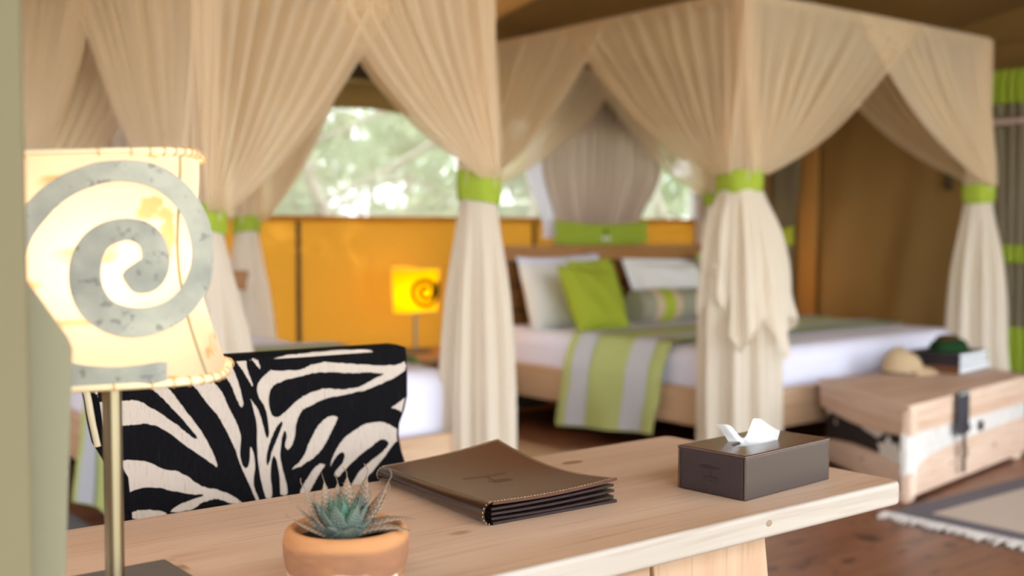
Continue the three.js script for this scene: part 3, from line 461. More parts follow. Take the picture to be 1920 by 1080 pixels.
  const bookAt = (name, label, h, th, w, l, cov, spineMat, shift, turn = 0) => { const b = thing(name, label, 'book', W(b0.e + 0.015 + shift, h, b0.n + 0.02), -0.0, 'books stacked on the trunk'); b.rotation.y = angB - 0.36 + turn;
    part('cover', new RoundedBoxGeometry(w, 0.003, l, 2, 0.001).translate(w / 2, th - 0.0015, -l / 2), cov, b); part('cover', new RoundedBoxGeometry(w, 0.003, l, 2, 0.001).translate(w / 2, 0.0015, -l / 2), cov, b);
    part('spine', new RoundedBoxGeometry(0.006, th, l, 2, 0.002).translate(0.003, th / 2, -l / 2), spineMat, b); part('pages', new THREE.BoxGeometry(w - 0.012, th - 0.006, l - 0.008).translate(w / 2, th / 2, -l / 2), M.paper, b, 'white page block'); };
  bookAt('book', 'bottom book of the stack on the trunk, brown spine', TH + 0.001, 0.04, 0.44, 0.29, M.bookDark, M.bookBrown, 0, 0.03);
  bookAt('book', 'second book of the stack on the trunk, dark spine', TH + 0.042, 0.034, 0.37, 0.28, M.bookDark, M.bookDark, 0.0, 0);
  bookAt('book', 'topmost book of the stack, dark cover under the green bundle', TH + 0.077, 0.03, 0.36, 0.28, M.bookDark, M.bookDark, 0.0, -0.02);
  // green bundle on the books
  const gb = pick(1787, 662, { h: TH + 0.108 }), gt = thing('green_bundle', 'dark green rounded bundle on top of the book stack', 'bundle', W(gb.e + 0.115, TH + 0.108, gb.n + 0.09));
  part('bundle_body', grid(40, 20, (u, v) => { const a = u * 2 * PI, p = v * PI / 2, k = 1 + 0.05 * Math.sin(a * 5); return [0.125 * k * Math.cos(a) * Math.cos(p) ** 0.5, 0.065 * Math.sin(p), 0.09 * k * Math.sin(a) * Math.cos(p) ** 0.5]; }), M.greenDark, gt);
  part('bundle_top', new THREE.SphereGeometry(0.06, 20, 12).scale(1.3, 0.35, 0.9).translate(-0.02, 0.065, 0), M.brownDark, gt, 'brownish top');
  // cap
  const cp = pick(1692, 700, { h: TH }), ct = thing('cap', 'beige cap lying on the trunk beside the books', 'cap', W(cp.e, TH, cp.n), -0.75);
  part('crown', grid(48, 18, (u, v) => { const a = u * 2 * PI, p = v * PI / 2; return [0.108 * Math.cos(a) * Math.cos(p) ** 0.8, 0.004 + 0.125 * Math.sin(p) * (1 - 0.1 * Math.cos(a)), 0.085 * Math.sin(a) * Math.cos(p) ** 0.8]; }, true), M.cap, ct);
  part('visor', grid(24, 10, (u, v) => { const a = lerp(-1.25, 1.25, u), r = lerp(1, 1.75, v); return [0.105 * Math.cos(a) * r, 0.035 - 0.03 * v * v - 0.035 * v * Math.sin(a) ** 2 + 0.003, 0.086 * Math.sin(a) * lerp(1, 1.06, v)]; }), M.cap, ct);
  part('button', new THREE.SphereGeometry(0.008, 12, 8).translate(0, 0.13, 0), M.cap, ct);
  part('sweatband', new THREE.TorusGeometry(0.095, 0.006, 6, 40).rotateX(PI / 2).scale(1.1, 1, 0.86).translate(0, 0.008, 0), M.capDark, ct, 'dark inner band');
}

// ---------------------------------------------------------------- rugs
function rug(label, e0, e1, n0, n1, field, border, fringeWest) {
  const t = thing('rug', label, 'rug', W((e0 + e1) / 2, 0, (n0 + n1) / 2)), w = e1 - e0, d = n1 - n0;
  part('border', new RoundedBoxGeometry(w, 0.010, d, 2, 0.004).translate(0, 0.0055, 0), border, t, 'gray border'); part('field', new RoundedBoxGeometry(w - 0.26, 0.013, d - 0.26, 2, 0.004).translate(0, 0.0068, 0), field, t, 'beige field');
  if (fringeWest) { const g = []; for (let z = -d / 2; z < d / 2; z += 0.022) { const l = rr(0.07, 0.10), k = rr(-0.015, 0.015); g.push(tube([new THREE.Vector3(-w / 2 + 0.01, 0.010, z), new THREE.Vector3(-w / 2 - l * 0.5, 0.012, z + k * 0.4), new THREE.Vector3(-w / 2 - l, 0.007, z + k)], 0.006, 4, 5)); } part('fringe', merged(g), M.rugFringe, t, 'white knotted fringe').userData.kind = 'stuff'; }
}
{ const c = pick(1655, 962, { h: 0.01 }); rug('beige rug with gray border and white fringe in front of the trunk', c.e + 0.02, c.e + 2.9, c.n - 2.6, c.n, M.rug, M.rugBorder, true); }
{ const c = pick(1015, 848, { h: 0.01 }); rug('small beige rug on the floor between the two beds', c.e - 0.55, c.e + 0.12, c.n - 0.75, c.n + 0.4, std('#b89a78', 1), std('#a98a68', 1), false); }
rug('small gray rug left of the narrow bed, seen past the lamp pole', 0.75, 1.46, 3.9, 5.3, std('#77757c', 1), std('#69676e', 1), false);

// ---------------------------------------------------------------- desk
const DH = 0.75;
const dN = pick(1690, 902, { h: DH }), dF = pick(1256, 815, { h: DH }), dE = (dN.e + dF.e) / 2, dS = dN.n, dB = dF.n, dW = dE - 1.62;
{
  const t = thing('desk', 'pale bleached wood desk with slanted trestle legs in the foreground', 'desk', W((dW + dE) / 2, 0, (dS + dB) / 2)), c = t.position;
  const s = new THREE.Shape(), r = 0.022, w = dE - dW, d = dB - dS; s.moveTo(-w / 2, -d / 2); s.lineTo(w / 2 - r, -d / 2); s.quadraticCurveTo(w / 2, -d / 2, w / 2, -d / 2 + r); s.lineTo(w / 2, d / 2 - r); s.quadraticCurveTo(w / 2, d / 2, w / 2 - r, d / 2); s.lineTo(-w / 2, d / 2); s.closePath();
  const g = new THREE.ExtrudeGeometry(s, { depth: 0.026, bevelEnabled: true, bevelThickness: 0.007, bevelSize: 0.006, bevelOffset: -0.006, bevelSegments: 4, curveSegments: 8 }).rotateX(-PI / 2).translate(0, DH - 0.033, 0);
  g.computeVertexNormals(); part('desk_top', boxUV(g, 0), [M.desk, M.deskEdge], t);
  { const k = pick(1073, 867, { h: DH }), kn = new THREE.SphereGeometry(1, 24, 12); part('knot', kn.scale(0.024, 0.0006, 0.011).translate(k.e - c.x, DH, -k.n - c.z), std('#8a6242', 0.5), t, 'dark knot in the wood');
    const q = pick(1442, 1000, { n: dS }); part('knot', new THREE.SphereGeometry(1, 20, 12).scale(0.007, 0.005, 0.0008).translate(q.e - c.x, DH - 0.017, -dS - c.z), std('#86705c', 0.6), t, 'small knot on the front edge'); }
  const lx = pick(1428, 1012, { n: dS + 0.05 }), bot = 0.02;
  for (const k of [1, -1]) {
    const eTop = lx.e - c.x, sh = new THREE.Shape(); const x1 = k > 0 ? eTop : -eTop; const W2 = 0.24 * k;
    sh.moveTo(x1, DH - 0.04); sh.lineTo(x1 + 0.10 * k, bot); sh.lineTo(x1 + 0.10 * k - W2, bot); sh.lineTo(x1 - W2, DH - 0.04); sh.closePath();
    for (const z of [d / 2 - 0.075, -d / 2 + 0.05]) part('trestle_leg', boxUV(new THREE.ExtrudeGeometry(sh, { depth: 0.025, bevelEnabled: true, bevelThickness: 0.003, bevelSize: 0.003, bevelSegments: 2 }).translate(0, 0, z), 1), M.pine, t);
    part('foot_bar', box(x1 + c.x - 0.10 + (k > 0 ? 0 : -0.05), x1 + c.x + 0.14 - (k > 0 ? 0 : 0.05), 0, 0.03, dS + 0.04, dB - 0.04, 0.005).translate(-c.x, 0, -c.z), M.pine, t);
  }
  part('apron', box(dW + 0.25, lx.e - 0.24, DH - 0.16, DH - 0.034, dS + 0.052, dS + 0.072, 0.004).translate(-c.x, 0, -c.z), M.pine, t);
}

// ---------------------------------------------------------------- zebra chair
{
  const nP = 1.90, A = (s, x0, y0) => (l) => l.map(([x, y]) => [x0 + x / s, y0 + y / s]), R1 = A(3.375, 160, 660), R2 = A(5.4, 380, 640), R3 = A(5.4, 380, 760), R4 = A(5.4, 570, 640), R5 = A(5.4, 570, 740);
  const whites = [
    [...R1([[40, 315], [225, 312], [300, 305], [350, 315], [420, 355], [500, 405], [580, 460], [640, 510], [690, 547], [706, 537], [640, 455], [560, 370], [500, 305], [440, 250], [395, 212], [330, 150], [440, 150], [490, 195], [540, 245], [590, 310], [650, 390], [720, 480], [780, 580], [825, 680], [832, 727], [780, 692], [700, 640], [620, 580], [530, 510], [450, 470], [380, 455], [300, 460], [230, 470], [40, 480]])],
    [...R1([[600, 140], [635, 172], [700, 230], [760, 310], [830, 390]]), ...R3([[80, 0], [150, 100], [220, 220], [270, 320], [330, 450], [370, 570], [420, 690], [480, 820], [540, 960], [570, 950], [545, 890], [520, 820], [518, 740], [530, 640], [528, 560], [515, 480], [488, 422], [480, 440], [478, 520], [465, 605], [430, 637], [395, 580], [378, 480], [388, 350], [380, 280], [345, 180], [300, 90], [255, 0]]), ...R2([[250, 640], [215, 550], [170, 480], [110, 410], [50, 355], [0, 325], [-60, 270]])],
    R2([[150, 230], [185, 290], [240, 370], [290, 450], [330, 550], [370, 640], [392, 668], [413, 640], [405, 590], [380, 480], [345, 370], [300, 260], [265, 215], [220, 150]]),
    R2([[300, 145], [350, 220], [400, 290], [450, 370], [500, 452], [507, 430], [480, 360], [450, 270], [440, 190], [415, 125]]),
    R2([[465, 125], [520, 210], [575, 278], [581, 250], [560, 190], [538, 115]]),
    [...R2([[680, 157], [700, 125], [720, 100], [950, 70]]), ...R4([[0, 60], [300, 30], [600, 25], [720, 40], [778, 70], [700, 72], [600, 85], [480, 100], [250, 97], [0, 96]]), ...R2([[950, 102], [850, 107], [760, 125]])],
    [...R2([[690, 290], [800, 295], [950, 290], [1040, 270]]), ...R4([[20, 262], [100, 230], [220, 208], [330, 215], [500, 230], [700, 240], [900, 240], [980, 220], [1090, 165], [1090, 255], [1000, 310], [900, 375], [760, 440], [640, 490], [500, 520], [380, 545], [250, 575], [130, 620], [0, 685]]), ...R3([[1010, 50], [970, 120], [945, 200], [935, 300], [910, 390], [870, 447], [842, 432], [835, 390], [850, 330], [845, 280], [830, 258], [805, 320], [795, 400], [785, 500], [800, 600], [830, 720], [850, 800], [856, 900], [795, 905], [785, 850], [780, 740], [765, 640], [745, 550], [720, 513], [700, 560], [690, 660], [690, 740], [700, 820], [700, 925], [645, 940], [600, 800], [580, 700], [560, 560], [553, 450], [550, 350], [550, 250], [540, 150], [510, 30]]), ...R2([[500, 630], [482, 585], [520, 630], [560, 690], [590, 770], [620, 880], [650, 977], [672, 940], [665, 850], [650, 740], [620, 650], [570, 570], [550, 480], [570, 410], [620, 350]])],
    [...R5([[342, 228], [290, 214], [220, 240], [140, 320], [90, 410], [40, 510]]), ...R3([[1040, 480], [980, 570], [905, 645], [990, 620], [1060, 570]]), ...R5([[70, 660], [150, 590], [220, 490], [280, 370], [320, 290]])],
    R5([[217, 710], [160, 700], [90, 760], [40, 840], [0, 900], [-40, 1000], [40, 1000], [90, 920], [140, 830], [190, 750]]),
    R5([[268, 730], [280, 660], [330, 550], [400, 450], [500, 365], [620, 300], [720, 275], [820, 285], [900, 320], [1010, 390], [1010, 430], [930, 480], [870, 550], [800, 650], [700, 770], [620, 860], [560, 950], [470, 950], [540, 810], [640, 700], [760, 610], [830, 540], [857, 490], [820, 458], [770, 458], [700, 510], [600, 590], [480, 690], [380, 800], [340, 835], [310, 800], [340, 750], [390, 690], [412, 620], [400, 588], [360, 595], [310, 650]]),
    R5([[882, 137], [960, 75], [1090, -10], [1090, 30], [1035, 60], [1065, 95], [1015, 200], [960, 155]]),
    R1([[200, 688], [320, 683], [400, 700], [500, 740], [580, 755], [650, 790], [720, 840], [780, 860], [850, 875], [920, 905], [1000, 960], [920, 960], [850, 932], [800, 935], [740, 955], [660, 1000], [540, 1012], [600, 965], [680, 930], [748, 905], [650, 900], [560, 880], [450, 858], [360, 858], [255, 890], [240, 790]]),
    R1([[250, 1045], [300, 1015], [360, 998], [480, 1008], [520, 1040], [400, 1070]]), R1([[225, 912], [262, 925], [268, 968], [230, 970]]),
  ];
  const blacks = [
    [...R2([[700, 470], [730, 440], [820, 400], [950, 360], [1060, 338]]), ...R4([[100, 320], [250, 315], [500, 322], [620, 318], [720, 318], [805, 332], [720, 370], [600, 445], [500, 470], [380, 485], [220, 478], [150, 490], [0, 550]]), ...R2([[1000, 570], [900, 650], [800, 745], [740, 768], [700, 740], [675, 660], [670, 580], [680, 510]])],
    R3([[790, 168], [750, 220], [710, 300], [680, 380], [655, 470], [645, 560], [655, 607], [680, 560], [700, 470], [740, 370], [780, 270], [810, 180]]),
  ];
  const P = ([x, y]) => { const q = pick(x, y, { n: nP }); return [q.e, q.h]; };
  const a = P([140, 1010]), b = P([800, 620]), e0 = a[0], h0 = 0.55, wE = b[0] - e0, hH = b[1] + 0.01 - h0, CW = 1400, CH = Math.round(1400 * hH / wE);
  const cv = document.createElement('canvas'); cv.width = CW; cv.height = CH; const g2 = cv.getContext('2d');
  g2.fillStyle = '#0f0e11'; g2.fillRect(0, 0, CW, CH);
  const draw = (poly, col) => { const q = new THREE.SplineCurve([...poly, poly[0]].map((p) => { const [e, h] = P(p); return new THREE.Vector2((e - e0) / wE * CW, (1 - (h - h0) / hH) * CH); })).getPoints(poly.length * 5); g2.fillStyle = col; g2.beginPath(); q.forEach((p, i) => { const y = p.y + ((Math.floor(p.x / 5)) % 2 ? 1.2 : -1.2); i ? g2.lineTo(p.x, y) : g2.moveTo(p.x, y); }); g2.closePath(); g2.fill(); };
  for (const w of whites) draw(w, '#c9bcaf'); for (const w of blacks) draw(w, '#0f0e11');
  for (let i = 0; i < 5200; i++) { const x = rnd() * CW, y = rnd() * CH; g2.fillStyle = rnd() < 0.5 ? 'rgba(0,0,0,0.10)' : 'rgba(255,255,255,0.045)'; g2.fillRect(x, y, 1.5, rr(8, 46)); }
  const zt = new THREE.CanvasTexture(cv); zt.colorSpace = THREE.SRGBColorSpace; zt.repeat.set(1 / wE, 1 / hH); zt.offset.set(-e0 / wE, -h0 / hH); zt.wrapS = zt.wrapT = THREE.RepeatWrapping;
  const zebra = std('#f2f0ee', 0.95, { specularIntensity: 0.2, map: zt, bumpMap: rep(weave, 30, 30), bumpScale: 0.0006 });
  const outline = [[172, 690], [300, 677], [430, 668], [560, 660], [690, 651], [752, 647], [765, 651], [768, 695], [768, 742], [762, 770], [753, 795], [752, 818], [757, 845], [768, 880], [774, 930], [776, 990], [240, 1060], [237, 970], [230, 900], [205, 860], [191, 838], [182, 799], [176, 760], [168, 725]].map((p) => new THREE.Vector2(...P(p)));
  const t = thing('zebra_chair', 'chair upholstered in black and cream zebra stripes behind the desk', 'chair', new THREE.Vector3(0, 0, 0));
  part('backrest', new THREE.ExtrudeGeometry(new THREE.Shape(outline), { depth: 0.035, bevelEnabled: true, bevelThickness: 0.014, bevelSize: 0.010, bevelOffset: -0.010, bevelSegments: 5 }).translate(0, 0, -nP - 0.049), zebra, t);
  const lp = [[167, 722], [173, 745], [178, 775], [184, 803], [192, 838]].map((p) => { const [e, h] = P(p); return new THREE.Vector3(e - 0.003, h, -nP - 0.012); });
  part('piping', tube(lp, 0.006, 24, 8), std('#cbbd9c', 0.8), t, 'ribbed ivory piping');
  const mE = (P([237, 970])[0] + P([757, 845])[0]) / 2;
  part('seat', boxUV(new RoundedBoxGeometry(0.50, 0.09, 0.42, 4, 0.03).translate(mE, 0.45, -nP + 0.16)), zebra, t);
  for (const [x, z] of [[-0.2, 0], [0.2, 0], [-0.2, 0.34], [0.2, 0.34]]) part('leg', new THREE.CylinderGeometry(0.02, 0.014, 0.41, 12).translate(mE + x, 0.205, -nP + z), M.darkWood, t);
  for (const x of [-0.19, 0.19]) part('back_support', box(mE + x - 0.015, mE + x + 0.015, 0.40, 0.78, nP + 0.05, nP + 0.07, 0.004), M.darkWood, t);
}

// ---------------------------------------------------------------- leather menu folder
{
  const S0 = pick(920, 986, { h: DH }), S1 = pick(716, 901, { h: DH }), O0 = pick(1157, 942, { h: DH });
  const La = Math.hypot(O0.e - S0.e, O0.n - S0.n), Lb = Math.hypot(S1.e - S0.e, S1.n - S0.n), A = [(O0.e - S0.e) / La, (O0.n - S0.n) / La], B = [(S1.e - S0.e) / Lb, (S1.n - S0.n) / Lb];
  const t = thing('leather_folder', 'dark brown stitched leather folder with several leaves lying on the desk', 'folder', W(S0.e, DH, S0.n));
  const at = (a, b, z) => [A[0] * a + B[0] * b, z, -(A[1] * a + B[1] * b)];
  const zTop = (u, v) => lerp(lerp(0.0335, 0.025, v), lerp(0.0385, 0.045, v), u) - 0.013 * Math.sin(PI * v) * u - 0.004 * Math.sin(PI * u) - 0.003 * Math.sin(PI * v);
  function plate(zf, th, inset, wide = 1) { const t2 = grid(30, 30, (u, v) => [...at(lerp(0.004, La * wide, u), lerp(inset, Lb - inset, v), zf(u, v)), u * La, v * Lb]), b2 = grid(30, 30, (u, v) => at(lerp(0.004, La * wide, u), lerp(inset, Lb - inset, v), zf(u, v) - th)); const e1 = (f) => grid(30, 1, (u, v) => { const [uu, vv] = f(u); return at(lerp(0.004, La * wide, uu), lerp(inset, Lb - inset, vv), zf(uu, vv) - th * v); }); return merged([t2, b2, e1((u) => [u, 0]), e1((u) => [u, 1]), e1((u) => [1, u]), e1((u) => [0, u])]); }
  const coverM = std('#54301f', 0.36, { bumpMap: rep(leatherBump, 5, 5), bumpScale: 0.0003, clearcoat: 0.12, clearcoatRoughness: 0.3, specularIntensity: 0.7 });
  { // blind-stamped tree emblem and lettering strokes on the cover
    const g = [], bit = (u, v, su, sv) => { const p = at(u * La, v * Lb, zTop(u, v) + 0.0002); g.push(new THREE.BoxGeometry(su, 0.0008, sv).rotateY(Math.atan2(A[1], A[0])).translate(...p)); };
    for (let i = -9; i <= 9; i++) bit(0.46 + i * 0.018, 0.55 + 0.004 * Math.cos(i), 0.0048, 0.010 * Math.sqrt(1 - (i / 9.6) ** 2) + 0.001);
    for (let i = 0; i < 7; i++) { bit(0.455 + 0.004 * Math.sin(i), 0.53 - i * 0.011, 0.0022, 0.004); bit(0.455 + i * 0.006, 0.50 + i * 0.006, 0.0018, 0.003); }
    for (let i = 0; i < 9; i++) bit(0.40 + i * 0.02, 0.44, 0.0036, 0.0066 + 0.002 * Math.sin(i * 2.1)); for (let i = 0; i < 12; i++) bit(0.41 + i * 0.013, 0.405, 0.0022, 0.003);
    part('emblem', merged(g), coverM, t, 'blind stamped tree emblem');
  }
  part('cover', plate(zTop, 0.004, 0), coverM, t);
  [0.0285, 0.0195, 0.0105].forEach((z, k) => part('leaf', plate((u, v) => lerp(0.024 - k * 0.007, Math.min(z, (zTop(1, v) - 0.0055) * (0.86 - 0.25 * k)), u) - 0.0022 * Math.sin(PI * u), 0.0035, 0.004, 0.985 + 0.005 * (k % 2)), M.leatherDark, t));
  part('cover', plate((u, v) => 0.0042, 0.004, 0), M.leatherDark, t);
  part('spine', grid(20, 40, (u, v) => { const a = lerp(-PI / 2, PI / 2, u), zt = zTop(0, v), r = zt / 2; return [...at(0.006 - 0.017 * Math.cos(a), v * Lb, r + r * Math.sin(a)), u * 0.05, v * Lb]; }), std('#2e1b16', 0.2, { clearcoat: 0.6, clearcoatRoughness: 0.12 }), t, 'glossy rounded spine');
  const st = []; const addS = (f, L) => { for (let s = 0.004; s < L - 0.004; s += 0.006) { const p = f(s / L), p2 = f((s + 0.0035) / L), d = new THREE.Vector3(p2[0] - p[0], p2[1] - p[1], p2[2] - p[2]); const g = new THREE.BoxGeometry(0.0035, 0.0006, 0.0007); g.rotateY(Math.atan2(-d.z, d.x)); st.push(g.translate(p[0], p[1] + 0.0004, p[2])); } };
  addS((k) => at(k * La, 0.005, zTop(k, 0.005 / Lb)), La); addS((k) => at(k * La, Lb - 0.005, zTop(k, 1 - 0.005 / Lb)), La); addS((k) => at(La - 0.005, k * Lb, zTop(1 - 0.005 / La, k)), Lb);
  for (const b of [0.004, Lb - 0.004]) for (let i = 1; i < 9; i++) { const a = lerp(-PI / 2, PI / 2, i / 9), r = zTop(0, b / Lb) / 2; st.push(new THREE.BoxGeometry(0.001, 0.003, 0.0008).translate(...at(0.006 - 0.0176 * Math.cos(a), b, r + r * Math.sin(a)))); }
  part('stitching', merged(st), M.stitch, t, 'tan stitching').userData.kind = 'stuff';
}

// ---------------------------------------------------------------- tissue box
{
  const N = pick(1397, 941, { h: DH }), Rr = pick(1555, 899, { h: DH }), L = pick(1281, 912, { h: DH }), w = Math.hypot(Rr.e - N.e, Rr.n - N.n), d = Math.hypot(L.e - N.e, L.n - N.n), ang = Math.atan2(Rr.n - N.n, Rr.e - N.e), H = 0.071;
  const t = thing('tissue_box', 'dark brown leather tissue box holding a white tissue on the desk', 'tissue box', W(N.e, DH, N.n), ang);
  const s = new THREE.Shape([[0, 0], [w, 0], [w, d], [0, d]].map((p) => new THREE.Vector2(...p))), hole = new THREE.Path(); hole.absellipse(w / 2, d * 0.5, 0.062, 0.017, 0, 2 * PI); s.holes.push(hole);
  part('lid_panel', new THREE.ExtrudeGeometry(s, { depth: 0.002, bevelEnabled: true, bevelThickness: 0.002, bevelSize: 0.003, bevelOffset: -0.003, bevelSegments: 4 }).rotateX(-PI / 2).translate(0, H - 0.004, 0), M.leather, t);
  const wall = (name, x0, x1, z0, z1, m) => part(name, boxUV(new RoundedBoxGeometry(x1 - x0, H - 0.003, z1 - z0, 3, 0.0025).translate((x0 + x1) / 2, (H - 0.003) / 2, -(z0 + z1) / 2)), m, t);
  const em = document.createElement('canvas'); em.width = 512; em.height = 256; const q = em.getContext('2d'); q.fillStyle = '#fff'; q.fillRect(0, 0, 512, 256); q.fillStyle = '#444'; q.beginPath(); q.ellipse(256, 90, 100, 16, 0, 0, 7); q.fill(); q.fillRect(246, 100, 10, 50); for (let i = 0; i < 8; i++) q.fillRect(190 + i * 18, 150, 10, 22); for (let i = 0; i < 11; i++) q.fillRect(196 + i * 12, 186, 7, 9);
  const et = new THREE.CanvasTexture(em); et.repeat.set(1 / d, 1 / H);
  et.offset.set(0.5, 0.5); et.wrapS = et.wrapT = THREE.RepeatWrapping;
  wall('front_panel', 0, w, 0, 0.005, std('#31211b', 0.32, { bumpMap: rep(leatherBump, 3, 3), bumpScale: 0.00015, clearcoat: 0.3, clearcoatRoughness: 0.3 })); wall('back_panel', 0, w, d - 0.005, d, M.leather);
  part('end_panel', new RoundedBoxGeometry(d - 0.01, H - 0.004, 0.005, 3, 0.0025).rotateY(-PI / 2).translate(0.0022, (H - 0.004) / 2, -d / 2), std('#281411', 0.36, { bumpMap: rep(leatherBump, 4, 4), bumpScale: 0.0004 }), t);
  part('emblem', (() => { const g = []; g.push(new THREE.SphereGeometry(0.014, 20, 10).scale(0.08, 0.20, 1.5).translate(-0.0004, 0.044, -d * 0.52)); g.push(new THREE.BoxGeometry(0.001, 0.013, 0.0012).translate(-0.0004, 0.033, -d * 0.5)); for (let i = 0; i < 7; i++) { g.push(new THREE.BoxGeometry(0.0014, 0.004 + 0.0012 * Math.sin(i * 2.3), 0.0019).translate(-0.0004, 0.028, -d * 0.5 + 0.0145 - i * 0.0047)); g.push(new THREE.BoxGeometry(0.0012, 0.0022, 0.0016).translate(-0.0004, 0.022, -d * 0.5 + 0.0125 - i * 0.0042)); } return merged(g); })(), M.leatherDark, t, 'stamped tree emblem');
  wall('end_panel', w - 0.005, w, 0.005, d - 0.005, M.leather);
  part('bottom_panel', new THREE.BoxGeometry(w - 0.01, 0.003, d - 0.01).translate(w / 2, 0.002, -d / 2), M.leatherDark, t);
  const st = []; const run = (x0, y0, z0, x1, y1, z1) => { const L2 = Math.hypot(x1 - x0, y1 - y0, z1 - z0), c = Math.floor(L2 / 0.0045); for (let i = 0; i < c; i++) { const k = (i + 0.5) / c, g = new THREE.BoxGeometry(x0 !== x1 ? 0.0026 : 0.0006, y0 !== y1 ? 0.0026 : 0.0006, z0 !== z1 ? 0.0026 : 0.0006); st.push(g.translate(lerp(x0, x1, k), lerp(y0, y1, k), lerp(z0, z1, k))); } };
  run(0.004, 0.003, 0.0003, 0.004, H - 0.004, 0.0003); run(w - 0.004, 0.003, 0.0003, w - 0.004, H - 0.004, 0.0003); run(0.004, H + 0.0002, -0.002, 0.004, H + 0.0002, -d + 0.003); run(w - 0.004, H + 0.0002, -0.002, w - 0.004, H + 0.0002, -d + 0.003);
  part('stitching', merged(st), std('#7c6048', 0.8), t).userData.kind = 'stuff';
  // tissue: pulled-up sheet with two peaks
  const tt = solo('tissue', 'crumpled white tissue sticking out of the leather box', 'tissue', grid(40, 14, (u, v) => {
    const prof = (1 - sm(0.08, 0.46, u)) * 0.026 + sm(0.44, 0.62, u) * (1 - 0.75 * sm(0.74, 1, u)) * 0.027 + 0.008, k = v;
    const fan = lerp(0.075, 0.115, k), z = -0.006 + 0.016 * k * Math.sin(u * 5.5 + 0.4) + 0.006 * k * Math.sin(u * 14);
    return [(u - 0.5) * fan - 0.012 * k, prof * Math.pow(k, 0.8) - 0.012 * (1 - k) + 0.002 * Math.sin(u * 17 + k * 4) * k, z];
  }), M.tissue);
  tt.position.copy(W(N.e, DH + H - 0.001, N.n)).add(new THREE.Vector3(w / 2, 0, -d / 2).applyAxisAngle(new THREE.Vector3(0, 1, 0), ang)); tt.rotation.y = ang - 0.62;
}

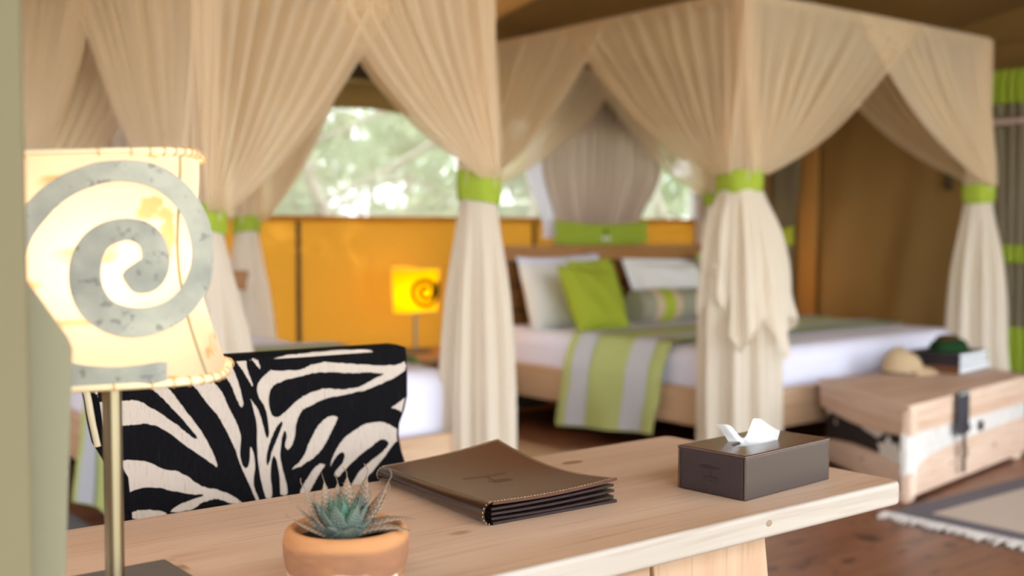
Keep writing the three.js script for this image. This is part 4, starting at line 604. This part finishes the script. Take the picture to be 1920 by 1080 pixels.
// ---------------------------------------------------------------- potted succulent
{
  const c0 = pick(649, 985, { h: DH + 0.072 }), R = 0.0735 * 1.0, PH = 0.072, t = thing('potted_succulent', 'spiky green and brown succulent in a weathered terracotta pot on the desk', 'plant', W(c0.e, DH, c0.n));
  const prof = [[0, 0.003], [0.052, 0.001], [0.060, 0.004], [0.068, 0.016], [0.0725, 0.034], [0.074, 0.050], [0.0735, 0.060], [0.071, 0.068], [0.066, 0.072], [0.061, 0.0715], [0.058, 0.068], [0.0565, 0.060], [0.056, 0.050], [0.054, 0.03]].map(([x, y]) => new THREE.Vector2(x, y));
  const potTex = tex(512, 256, (u, v) => {   // v runs along the profile from the foot to the inside
    const q = fbm(u, v, 8, 8, 4), s = fbm(u, v + 0.3, 5, 6, 4), w = fbm(u + 0.2, v, 10, 8, 4), rim = sm(0.40, 0.47, v + 0.04 * (q - 0.5));
    let c = mix3(mix3(hex('#9a6a48'), hex('#74503c'), clamp(s * 1.6 - 0.3)), hex('#b07f48'), sm(0.55, 0.75, q) * 0.4);
    c = mix3(c, mix3(hex('#b98355'), hex('#a67245'), q), rim);
    c = mix3(c, hex('#ddd0bd'), sm(0.56, 0.66, w + 0.45 * sm(0.36, 0.14, v) - 0.14) * (1 - rim) * 0.85);
    return c;
  });
  part('pot', new THREE.LatheGeometry(new THREE.SplineCurve(prof).getPoints(60), 72), std('#ffffff', 0.9, { map: potTex, bumpMap: rep(crumple, 6, 2), bumpScale: 0.0015 }), t, 'terracotta pot with white lime stains');
  part('soil', grid(40, 10, (u, v) => { const a = u * 2 * PI, r = 0.0555 * v; return [r * Math.cos(a), 0.060 + 0.003 * Math.sin(a * 5 + v * 9) * v + 0.003 * (1 - v), r * Math.sin(a)]; }, true), M.soil, t);
  part('pebble', new THREE.IcosahedronGeometry(0.009, 2).scale(1.5, 0.5, 0.9).translate(-0.022, 0.062, 0.042), std('#e4dccb', 0.9), t, 'pale pebble');
  const spots = (a, b, dot) => tex(64, 128, (u, v) => { const k = (Math.sin(u * 40) * Math.sin(v * 70 + Math.floor(u * 6.4) * 2)) > 0.72; const q = fbm(u, v, 4, 6, 3); return k ? hex(dot) : mix3(hex(a), hex(b), q); });
  const mats = [std('#ffffff', 0.6, { map: spots('#41664f', '#2c4a3a', '#7fa58c') }), std('#ffffff', 0.65, { map: spots('#545f55', '#3d4844', '#8f9a8a') }), std('#ffffff', 0.85, { map: spots('#85705c', '#5f4d40', '#b8a58c') })];
  function leafGeo(L, wd, th, bend, tip) {
    const list = [], cur = (k) => new THREE.Vector3(0, L * (k - 0.15 * k * k), bend * L * k * k), wA = (k) => wd * Math.pow(Math.sin(PI * Math.min(1, 0.28 + 0.72 * k)), 0.9) * (1 - k * 0.25) + 0.0003;
    list.push(grid(12, 14, (u, v) => { const a = u * 2 * PI, p = cur(v), w = wA(v), zz = Math.sin(a) * th * (w / wd) * (Math.sin(a) < 0 ? 1.2 : 0.45) - 0.0; return [Math.cos(a) * w, p.y, p.z + zz]; }, true));
    for (let k = 0.15; k < 0.95; k += 0.09) for (const s of [-1, 1]) { const p = cur(k); list.push(new THREE.ConeGeometry(0.0006, 0.0026, 4).rotateZ(-s * 1.2).translate(s * (wA(k) + 0.0009), p.y, p.z)); }
    if (tip) { const p = cur(1); list.push(tube([p, new THREE.Vector3(0.001, p.y + L * 0.08, p.z - 0.001), new THREE.Vector3(0.004, p.y + L * 0.13, p.z - 0.005)], 0.00045, 8, 4)); }
    return merged(list);
  }
  const G = [leafGeo(0.046, 0.0086, 0.006, -0.12, true), leafGeo(0.050, 0.0098, 0.006, -0.05, true), leafGeo(0.062, 0.0120, 0.0035, 0.45, false), leafGeo(0.064, 0.0098, 0.003, -0.12, true), leafGeo(0.036, 0.0118, 0.007, 0.12, false)];
  const put = (g, m, az, lean, s = 1, y = 0.058, r = 0.006) => { const l = part('leaf', G[g], mats[m], t); l.rotation.order = 'YXZ'; l.rotation.set(lean, az, 0); l.position.set(-0.012 + r * Math.sin(az), y, 0.012 + r * Math.cos(az)); l.scale.setScalar(s * 1.12); };
  for (let i = 0; i < 9; i++) put(0, 0, i * 2.4 + 0.3, 0.10 + i * 0.03, 0.95 + rr(-0.1, 0.1), 0.062, 0.004);
  for (let i = 0; i < 12; i++) put(1, i % 4 === 3 ? 1 : 0, i * 2.4, 0.35 + rr(-0.05, 0.12), rr(0.85, 1.0), 0.060, 0.008);
  for (let i = 0; i < 11; i++) put(4, 1, i * 2.4 + 1, 0.72 + rr(-0.1, 0.15), rr(0.9, 1.15), 0.058, 0.009);
  for (let i = 0; i < 9; i++) put(1, 1, i * 2.4 + 0.7, 0.55 + rr(-0.1, 0.15), rr(0.95, 1.15), 0.060, 0.009);
  // dry outer leaves; azimuth 0 faces south
  for (const [g, az, lean, s] of [[3, -1.6, 0.95, 1.0], [3, -1.9, 0.7, 1.1], [3, -1.4, 1.2, 0.9], [3, -2.4, 0.45, 1.05], [2, 1.3, 0.95, 1.1], [2, 1.6, 0.85, 1.15], [3, 1.9, 0.8, 1.25], [3, 2.4, 0.6, 1.2], [2, 1.75, 1.15, 1.0], [3, 2.9, 0.35, 1.1], [3, 3.3, 0.5, 1.0], [3, 2.1, 1.0, 1.1], [3, -1.2, 0.8, 0.85]]) put(g, 2, az - 0.52, lean, s, 0.062, 0.011);
}

// ---------------------------------------------------------------- post and flap in the foreground
{
  const a = pick(54, 400, { n: 0.99 });
  const t = thing('tent_post', 'pale blurred tent post at the left edge in the foreground', 'post', W(a.e - 0.05, 0, 1.005));
  part('pole', boxUV(new RoundedBoxGeometry(0.10, 2.95, 0.03, 3, 0.008).translate(0, 1.475, 0), 1), M.post, t); part('foot_plate', new RoundedBoxGeometry(0.13, 0.012, 0.06, 2, 0.004).translate(0, 0.006, 0), M.plate, t);
  const nF = 1.045, q = (x, y) => { const p = pick(x, y, { n: nF }); return new THREE.Vector2(p.e, p.h); };
  const p0 = q(46, 520), p1 = q(126, 632), p2 = q(134, 652), p3 = q(121, 1080), s = new THREE.Shape([p0, p1, p2, p3, new THREE.Vector2(p3.x - 0.012, 0.02), new THREE.Vector2(p0.x - 0.03, 0.02), new THREE.Vector2(p0.x - 0.02, p0.y)]);
  solo('canvas_flap', 'sage green canvas flap with a slanted top beside the foreground post', 'tent flap', new THREE.ExtrudeGeometry(s, { depth: 0.010, bevelEnabled: true, bevelThickness: 0.004, bevelSize: 0.004, bevelOffset: -0.004, bevelSegments: 3 }).translate(0, 0, -nF - 0.007), M.flap);
}

const groups = { thicket_tree: 'trees of the thicket outside', bed_curtain: 'net curtains on the bed posts', canopy_bed: 'four-poster beds', mattress: 'mattresses on the beds', bed_runner: 'runners on the beds', bedside_lamp: 'yellow bedside lamps', nightstand: 'nightstands', pillow: 'white pillows on the wide bed', cushion: 'green cushions on the wide bed', window_curtain: 'window curtains', wall_curtain: 'brown wall curtains', rug: 'rugs on the floor' };
for (const o of scene.children) { const g = groups[o.name.replace(/_\d{3}$/, '')]; if (g && !o.userData.group) o.userData.group = g; }
renderer.render(scene, camera);
